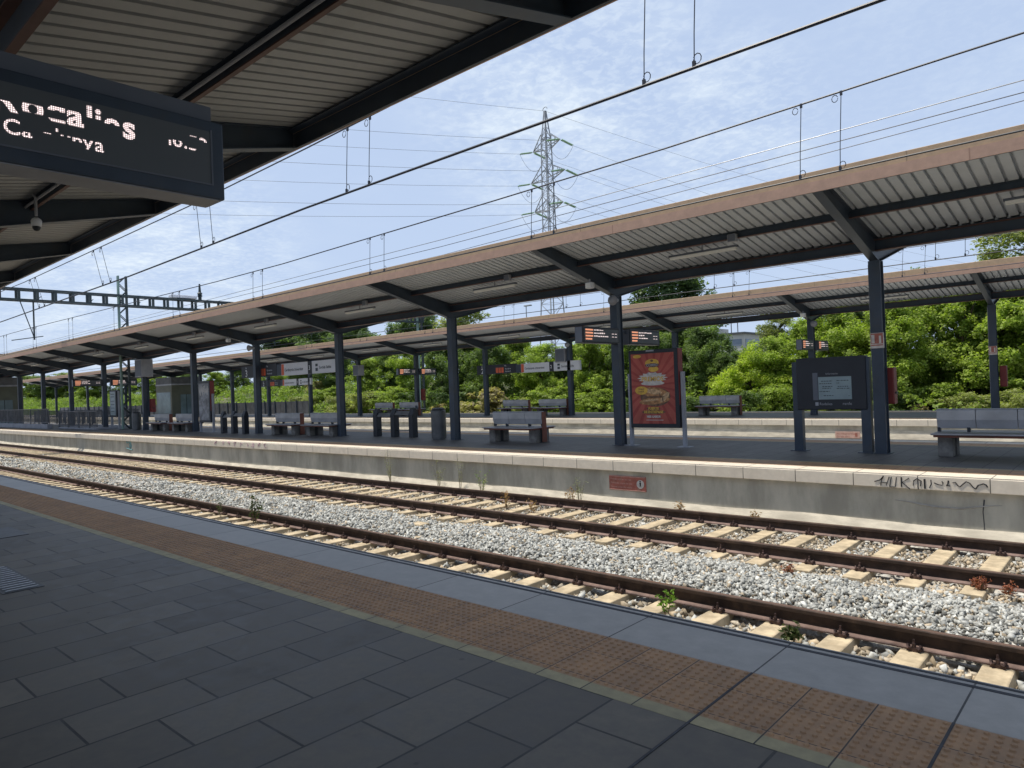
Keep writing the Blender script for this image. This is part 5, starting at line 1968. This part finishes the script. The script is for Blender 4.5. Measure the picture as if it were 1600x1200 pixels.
BR = [(0.115, 0.150, 0.036), (0.170, 0.222, 0.046), (0.235, 0.300, 0.058), (0.310, 0.375, 0.082)]
DK = [(0.046, 0.072, 0.030), (0.078, 0.116, 0.040), (0.130, 0.182, 0.056), (0.185, 0.242, 0.072)]
OL = [(0.130, 0.140, 0.060), (0.190, 0.212, 0.082), (0.24, 0.265, 0.10), (0.29, 0.285, 0.14)]
YG = [(0.17, 0.21, 0.034), (0.25, 0.31, 0.042), (0.31, 0.375, 0.050), (0.37, 0.42, 0.075)]
DRY = [(0.17, 0.14, 0.08), (0.25, 0.21, 0.125), (0.22, 0.21, 0.10), (0.32, 0.265, 0.17)]
PN = [(0.055, 0.080, 0.044), (0.080, 0.118, 0.056), (0.115, 0.165, 0.070), (0.16, 0.215, 0.088)]


def lobes_tree(seed, h, w, base):
    r = random.Random(seed)
    L_ = []
    for k_ in range(30):
        z = base + (h - base) * (0.08 + 0.86 * (k_ / 29.0) + r.uniform(-0.04, 0.04))
        f = math.sin(math.pi * min(1, 0.18 + 0.80 * (z - base) / (h - base))) ** 0.7
        t = r.uniform(0, 6.28)
        d = w * 0.5 * f * r.uniform(0.15, 0.98)
        s = w * r.choice((0.09, 0.12, 0.15, 0.19, 0.23))
        L_.append((d * math.cos(t), d * math.sin(t), z, s, s * r.uniform(0.8, 1.1), s * r.uniform(0.75, 1.25)))
    L_.append((0, 0, h * 0.96, w * 0.12, w * 0.12, h * 0.06))
    return L_


def lobes_bush(seed, h, w):
    r = random.Random(seed)
    L_ = []
    for k_ in range(20):
        t = r.uniform(0, 6.28)
        d = w * 0.5 * r.uniform(0.05, 0.95)
        z = h * r.uniform(0.2, 0.78) * (1 - 0.35 * d / (w * 0.5))
        s = w * r.choice((0.08, 0.11, 0.15, 0.20))
        L_.append((d * math.cos(t), d * math.sin(t), z, s, s, s * r.uniform(0.6, 0.95)))
    return L_


def bank_cover():
    lob = []
    r_ = random.Random(5)
    for k_ in range(1000):
        y = 38.6 + 17 * r_.random() ** 1.3
        x = -280 + 294 * r_.random() ** 0.75
        z = float(np.interp(y, [q[0] for q in BANK[:-1]], [q[1] for q in BANK[:-1]]))
        s_ = r_.uniform(0.7, 1.5)
        lob.append((x, y, z + 0.15 * s_, s_ * 1.3, s_, s_ * r_.uniform(0.55, 1.0)))
    V1, F1, T1_ = leaf_cloud(lob, 220000, 0.17, [(0.05, 0.085, 0.02), (0.11, 0.16, 0.032), (0.17, 0.235, 0.05), (0.22, 0.25, 0.085)], 61)
    o_ = D.objects.new('undergrowth', np_mesh('undergrowth', V1, F1, ['leaf'], T1_))
    COL.objects.link(o_)
    tag(o_, None, None, None, 'stuff')


bank_cover()
SRC = {}


def make_src(key, name, cat, kind, seed, h, w, base, n, size, pal, **kw):
    o = thing(name, None, cat)
    lb_ = lobes_tree(seed, h, w, base) if kind == 'tree' else lobes_bush(seed, h, w)
    Vv, Ff, Tt = leaf_cloud(lb_, n, size, pal, seed, **kw)
    me = np_mesh('crown', Vv, Ff, ['leaf'], Tt)
    cobj = D.objects.new('crown', me)
    COL.objects.link(cobj)
    cobj.parent = o
    trunk_mb(h * (0.62 if kind == 'tree' else 0.45), 0.035 * h if kind == 'tree' else 0.05, seed, 7 if kind == 'tree' else 5,
             0.22 if kind == 'tree' else 0.35).build('trunk', 'bark', o, world=False)
    SRC[key] = [o, h, False]


make_src('brA', 'broadleaf_tree', 'tree', 'tree', 21, 6.0, 5.0, 0.2, 38000, 0.105, BR)
make_src('brB', 'broadleaf_tree', 'tree', 'tree', 22, 6.0, 4.6, 0.2, 38000, 0.11, BR)
make_src('dkA', 'broadleaf_tree', 'tree', 'tree', 23, 6.0, 4.8, 0.2, 36000, 0.105, DK)
make_src('dkB', 'broadleaf_tree', 'tree', 'tree', 24, 6.0, 5.2, 0.2, 36000, 0.11, DK)
make_src('ygA', 'broadleaf_tree', 'tree', 'tree', 25, 5.0, 4.6, 0.1, 30000, 0.105, YG)
make_src('ltA', 'slender_tree', 'tree', 'tree', 26, 8.0, 4.4, 2.5, 17000, 0.12, OL)
make_src('pnA', 'tall_tree', 'tree', 'tree', 27, 10.0, 8.5, 0.5, 45000, 0.17, PN, shell=0.6)
make_src('pnB', 'pine_tree', 'tree', 'tree', 28, 10.0, 7.5, 4.5, 26000, 0.20, PN, shell=0.6)
make_src('buA', 'bush', 'bush', 'bush', 31, 2.4, 3.4, 0, 15000, 0.085, BR)
make_src('buB', 'bush', 'bush', 'bush', 32, 2.4, 3.4, 0, 15000, 0.085, DK)
make_src('buC', 'bush', 'bush', 'bush', 33, 2.4, 3.6, 0, 15000, 0.085, OL)
make_src('buD', 'dry_bush', 'bush', 'bush', 34, 2.2, 3.0, 0, 5000, 0.13, DRY, droop=0.3)


def ground_z(y):
    return float(np.interp(y, [p_[0] for p_ in BANK[:-1]], [p_[1] for p_ in BANK[:-1]])) if y > 38.2 else -1.0


rt = random.Random(77)


def plant(key, px, py, Y, label, wide=1.0):
    o, h, used = SRC[key]
    p_ = at(px, py, Y=Y)
    gz = ground_z(Y) - 0.1
    k_ = max(0.25, (p_.z - gz) / h)
    loc = (p_.x, Y, gz)
    grp = {'t': 'trees beyond the tracks', 'b': 'bushes on the bank'}['b' if key.startswith('bu') else 't']
    sc = (k_ * wide, k_ * wide, k_)
    if not used:
        o.location = loc
        o.scale = sc
        o.rotation_euler = (0, 0, rt.uniform(0, 6.28))
        tag(o, label, o['category'], grp)
        SRC[key][2] = True
    else:
        copy_thing(o, loc, label, grp, rt.uniform(0, 6.28), sc)


TREES = [
    ('ltA', 1588, 358, 54, 'tall loose tree rising above the farther canopy at the right edge', 1.5),
    ('brB', 1612, 450, 42, 'bright green tree at the right edge behind the far post', 1.2),
    ('dkA', 1560, 462, 44, 'dark tree right behind the far post with fire sign', 1.2),
    ('brA', 1505, 448, 43, 'bright yellow green tree left of the far post with fire sign', 1.2),
    ('dkB', 1440, 440, 45, 'dark leafy tree just right of the nearest middle platform post', 1.2),
    ('brB', 1395, 480, 41, 'bright green tree behind the red fire cabinet', 1.1),
    ('dkA', 1345, 478, 46, 'dark tree behind the right side of the information board', 1.2),
    ('brA', 1305, 492, 42, 'bright tree above the right of the information board', 1.2),
    ('brB', 1262, 505, 44, 'green tree behind the small split display', 1.2),
    ('ltA', 1212, 480, 52, 'slim pale tree standing in the gap right of the distant building', 1.3),
    ('brA', 1215, 535, 42, 'bright green tree left of the information board', 1.3),
    ('ygA', 1172, 560, 41, 'vivid yellow green shrubby tree below the distant building', 1.3),
    ('dkA', 1130, 556, 43, 'dark shrubby tree below and left of the distant building', 1.2),
    ('dkB', 1095, 520, 44, 'dark tree right of the red poster', 1.1),
    ('pnA', 1038, 424, 50, 'tall dark tree rising above the farther canopy behind the red poster', 1.4),
    ('dkA', 1068, 500, 46, 'dark dense tree behind the upper right of the red poster', 1.1),
    ('dkB', 1005, 525, 42, 'dark tree behind the red poster', 1.1),
    ('brA', 955, 528, 43, 'bright tree behind the post left of the red poster', 1.2),
    ('brB', 912, 538, 41.5, 'bright green tree left of the lit display post', 1.2),
    ('dkA', 880, 552, 44, 'dark green tree behind the end of the platform 2 sign', 1.2),
    ('brA', 845, 545, 42, 'bright green tree under the white platform 2 panel', 1.2),
    ('brB', 805, 532, 45, 'green tree above the platform 2 sign', 1.2),
    ('dkB', 770, 545, 42, 'dark tree behind the digit 2 sign', 1.1),
    ('dkA', 735, 535, 44, 'dark tree right of the post by the round bin', 1.2),
    ('ltA', 722, 484, 60, 'loose olive tree showing above the farther canopy left of the pylon', 1.8),
    ('dkB', 690, 535, 42, 'dark tree behind the post by the round bin', 1.2),
    ('pnB', 650, 492, 60, 'dark broad tree behind the green gantry mast', 1.0),
    ('brA', 640, 548, 44, 'mid green tree left of the green gantry mast', 1.2),
    ('dkA', 612, 545, 46, 'dark tree above the dark leaning rest', 1.2),
    ('brB', 575, 565, 44, 'bright tree right of the tall post under the white sign', 1.2),
    ('ltA', 592, 540, 58, 'pale olive tree far behind the leaning rest', 1.6),
    ('pnB', 555, 514, 75, 'flat topped pine on the hill right of the widest one', 1.5),
    ('pnA', 500, 508, 80, 'wide dark tree on the hill above the white signs', 1.8),
    ('pnB', 450, 520, 82, 'pine on the hill left of its taller neighbour', 1.5),
    ('dkB', 525, 560, 50, 'dark tree on the bank behind the second white panel', 1.5),
    ('dkA', 480, 562, 52, 'dark tree on the bank above the lit far display', 1.6),
    ('brA', 430, 580, 50, 'green tree on the bank behind the platform 3 post', 1.6),
    ('dkB', 380, 572, 54, 'dark tree on the bank behind the digit 3', 1.7),
    ('brB', 335, 584, 50, 'green tree on the bank right of the grey poster', 1.7),
    ('dkA', 295, 582, 54, 'dark tree behind the olive lift shaft', 1.8),
    ('brA', 248, 584, 50, 'green tree left of the olive lift shaft', 1.8),
    ('dkB', 200, 580, 54, 'dark tree behind the lattice mast', 1.9),
    ('brB', 150, 588, 50, 'green tree left of the lattice mast', 1.9),
    ('brA', 105, 586, 54, 'bright green tree behind the stair railing', 2.0),
    ('dkA', 75, 590, 50, 'dark tree behind the left end of the stair railing', 2.0),
    ('brB', 45, 590, 54, 'bright green tree right of the left lift shaft', 2.0),
]
for t_ in TREES:
    plant(*t_)
BUSH = [
    ('buC', 1585, 598, 39.4, 'olive bush at the right edge at the foot of the bank'),
    ('buC', 1510, 605, 39.6, 'olive bush left of the far post with fire sign'),
    ('buA', 1458, 590, 39.8, 'bright bush above the right hand bench'),
    ('buD', 1432, 622, 39.2, 'dry brownish bush between fire cabinet and right hand bench'),
    ('buB', 1405, 600, 39.8, 'dark bush just right of the red fire cabinet'),
    ('buA', 1350, 605, 39.5, 'bright bush behind the right leg of the information board'),
    ('buC', 1290, 620, 39.2, 'olive bush under the information board'),
    ('buA', 1225, 590, 39.6, 'bright bush left of the information board'),
    ('buB', 1180, 600, 39.4, 'dark bush right of the far lone bench'),
    ('buA', 1135, 600, 39.6, 'green bush behind the far lone bench'),
    ('buB', 1085, 610, 39.4, 'dark bush left of the far lone bench'),
    ('buB', 1000, 610, 39.6, 'dark bush behind the lower red poster'),
    ('buA', 935, 600, 39.4, 'bright bush left of the red poster post'),
    ('buA', 870, 595, 39.6, 'bright bush behind the right far bench of the pair'),
    ('buC', 820, 615, 39.2, 'pale bush behind the left far bench of the pair'),
    ('buD', 765, 590, 39.4, 'dry brown bush hanging right of a far post'),
    ('buB', 730, 600, 39.6, 'dark bush right of the round bin post'),
    ('buD', 690, 622, 39.0, 'dry pale tuft behind the round bin'),
    ('buB', 660, 600, 39.8, 'dark bush at the foot of the green gantry mast'),
    ('buA', 615, 600, 40.5, 'bright bush above the leaning rest'),
    ('buC', 580, 605, 40.5, 'olive bush left above the leaning rest'),
    ('buC', 545, 610, 40.5, 'olive bush right of the tall post'),
    ('buA', 515, 600, 43, 'green bush left of the tall post'),
    ('buD', 495, 588, 48, 'brownish bush high on the bank under the white sign'),
    ('buC', 480, 612, 41.5, 'olive bush low on the bank above the bench pair'),
    ('buA', 455, 605, 45, 'green bush on the bank above the bench pair'),
    ('buC', 435, 600, 50, 'olive bush high on the bank near the platform 3 post'),
    ('buA', 410, 612, 46, 'green bush behind the platform 3 post'),
    ('buC', 385, 605, 52, 'olive bush high on the bank over the left leaning rest'),
    ('buA', 365, 614, 47, 'green bush over the left leaning rest'),
    ('buC', 345, 612, 52, 'olive bush right of the grey poster'),
    ('buA', 320, 615, 50, 'green bush behind the grey poster'),
    ('buC', 240, 618, 50, 'olive bush left of the olive lift shaft'),
    ('buC', 280, 612, 54, 'olive bush behind the olive lift shaft'),
    ('buA', 210, 620, 52, 'green bush right of the lattice mast'),
    ('buC', 175, 622, 54, 'pale olive bush behind the small notice stand'),
    ('buC', 130, 628, 54, 'olive bush behind the right end of the stair railing'),
    ('buA', 90, 630, 56, 'green bush behind the middle of the stair railing'),
]
for t_ in BUSH:
    plant(t_[0], t_[1], t_[2], t_[3], t_[4], 1.25)


# ------------------------------------------------------------------ weeds
def weed(px, py, Y, z0, h, n, label, pal, leafy=0.03, dry=False):
    p_ = at(px, py, Y=Y)
    o_ = thing('weed', label, 'weed', (p_.x, Y, z0), 'weeds by the tracks')
    r = random.Random(int(px))
    b_ = MB()
    C = []
    for k_ in range(n):
        t = r.uniform(0, 6.28)
        d_ = h * r.uniform(0.05, 0.45)
        top = Vector((p_.x + math.cos(t) * d_, Y + math.sin(t) * d_ * 0.5, z0 + h * r.uniform(0.5, 1.0)))
        bot = Vector((p_.x + math.cos(t) * 0.02, Y + math.sin(t) * 0.02, z0))
        mid = bot.lerp(top, 0.5) + Vector((0, 0, h * 0.08))
        b_.tube([bot, mid, top], [0.0035, 0.003, 0.0015], 5)
        for f_ in (0.35, 0.5, 0.65, 0.8, 0.92, 1.0):
            C.append(bot.lerp(top, f_) + Vector((r.uniform(-1, 1), r.uniform(-1, 1), r.uniform(-.4, .6))) * 0.045)
    b_.build('stem', 'stem', o_)
    V_, T_ = [], []
    for c in C:
        for _ in range(3):
            a_ = Vector((r.gauss(0, 1), r.gauss(0, 1), r.gauss(0, 0.5))).normalized() * leafy * r.uniform(0.6, 1.4)
            q_ = Vector((r.gauss(0, 1), r.gauss(0, 1), r.gauss(0, 1))).cross(a_).normalized() * leafy * 0.45
            cc = c + Vector((r.uniform(-1, 1), r.uniform(-1, 1), r.uniform(-1, 1))) * 0.02
            V_ += [cc - a_, cc - q_, cc + a_, cc + q_]
            cl_ = r.choice(pal)
            T_ += [cl_] * 4
    me = np_mesh('leaves', [(v.x - p_.x, v.y - Y, v.z - z0) for v in V_], np.arange(len(V_)).reshape(-1, 4), ['weed'], T_)
    lo = D.objects.new('leaves', me)
    COL.objects.link(lo)
    lo.parent = o_


GW = [(0.16, 0.30, 0.03), (0.22, 0.36, 0.05), (0.12, 0.24, 0.03)]
PW = [(0.34, 0.36, 0.20), (0.42, 0.42, 0.26), (0.26, 0.30, 0.12)]
DW = [(0.36, 0.22, 0.10), (0.42, 0.28, 0.14), (0.28, 0.15, 0.08)]
KW = [(0.05, 0.08, 0.025), (0.08, 0.10, 0.04)]
RW = [(0.30, 0.10, 0.06), (0.38, 0.16, 0.10), (0.24, 0.09, 0.05)]
weed(1041, 945, 6.55, ZS, 0.27, 6, 'fresh green weed beside the near rail at the platform edge', GW, 0.026)
weed(1237, 985, 6.45, ZS, 0.20, 6, 'dark low weed by the near rail, right of the fresh green one', KW, 0.03)
weed(397, 800, 6.75, ZS, 0.55, 9, 'dark bushy weed standing against the near rail at left', KW, 0.03)
weed(345, 790, 6.75, ZS, 0.40, 5, 'thin dark weed left of the bushy one at the near rail', KW, 0.02)
weed(610, 735, 11.8, ZS, 0.85, 10, 'tall pale weed against the platform wall, leftmost of the wall weeds', PW, 0.014)
weed(685, 740, 11.8, ZS, 0.75, 9, 'pale wispy weed against the wall below the round bin', PW, 0.014)
weed(718, 735, 11.85, ZS, 0.80, 6, 'tall thin weed against the wall left of the lone bench', PW, 0.013)
weed(752, 748, 11.7, ZS, 0.55, 10, 'greener leafy weed against the wall below the lone bench', GW + PW, 0.017)
weed(905, 755, 11.7, ZS, 0.50, 8, 'pale weed against the wall left of the red warning sign', PW, 0.014)
weed(792, 790, 10.6, ZS - 0.05, 0.40, 9, 'dry brown weed between the rails below the lone bench', DW, 0.02)
weed(832, 795, 10.4, ZS - 0.05, 0.30, 6, 'short dry weed between the rails, right of the brown one', DW, 0.02)
weed(888, 765, 11.5, ZS, 0.35, 9, 'dry orange tuft at the wall foot left of the red warning sign', DW, 0.02)
weed(1062, 790, 11.5, ZS, 0.25, 9, 'dry straw tuft at the wall foot right of the red warning sign', DW, 0.02)
weed(1180, 800, 11.5, ZS, 0.20, 8, 'low straw tuft at the wall foot below the information board', DW, 0.02)
weed(1530, 905, 9.25, ZS, 0.12, 14, 'reddish dry weed sprawling beside the far track rail at right', RW, 0.017)
weed(1575, 915, 9.2, ZS, 0.12, 10, 'second reddish weed beside the same rail at the right edge', RW, 0.016)
weed(1232, 880, 8.7, ZS, 0.12, 10, 'faint pinkish weed in the gravel right of centre', RW, 0.016)
weed(1035, 690, 38.4, -1.0, 1.2, 10, 'pale dry grass clump beyond the far platform', PW, 0.10)
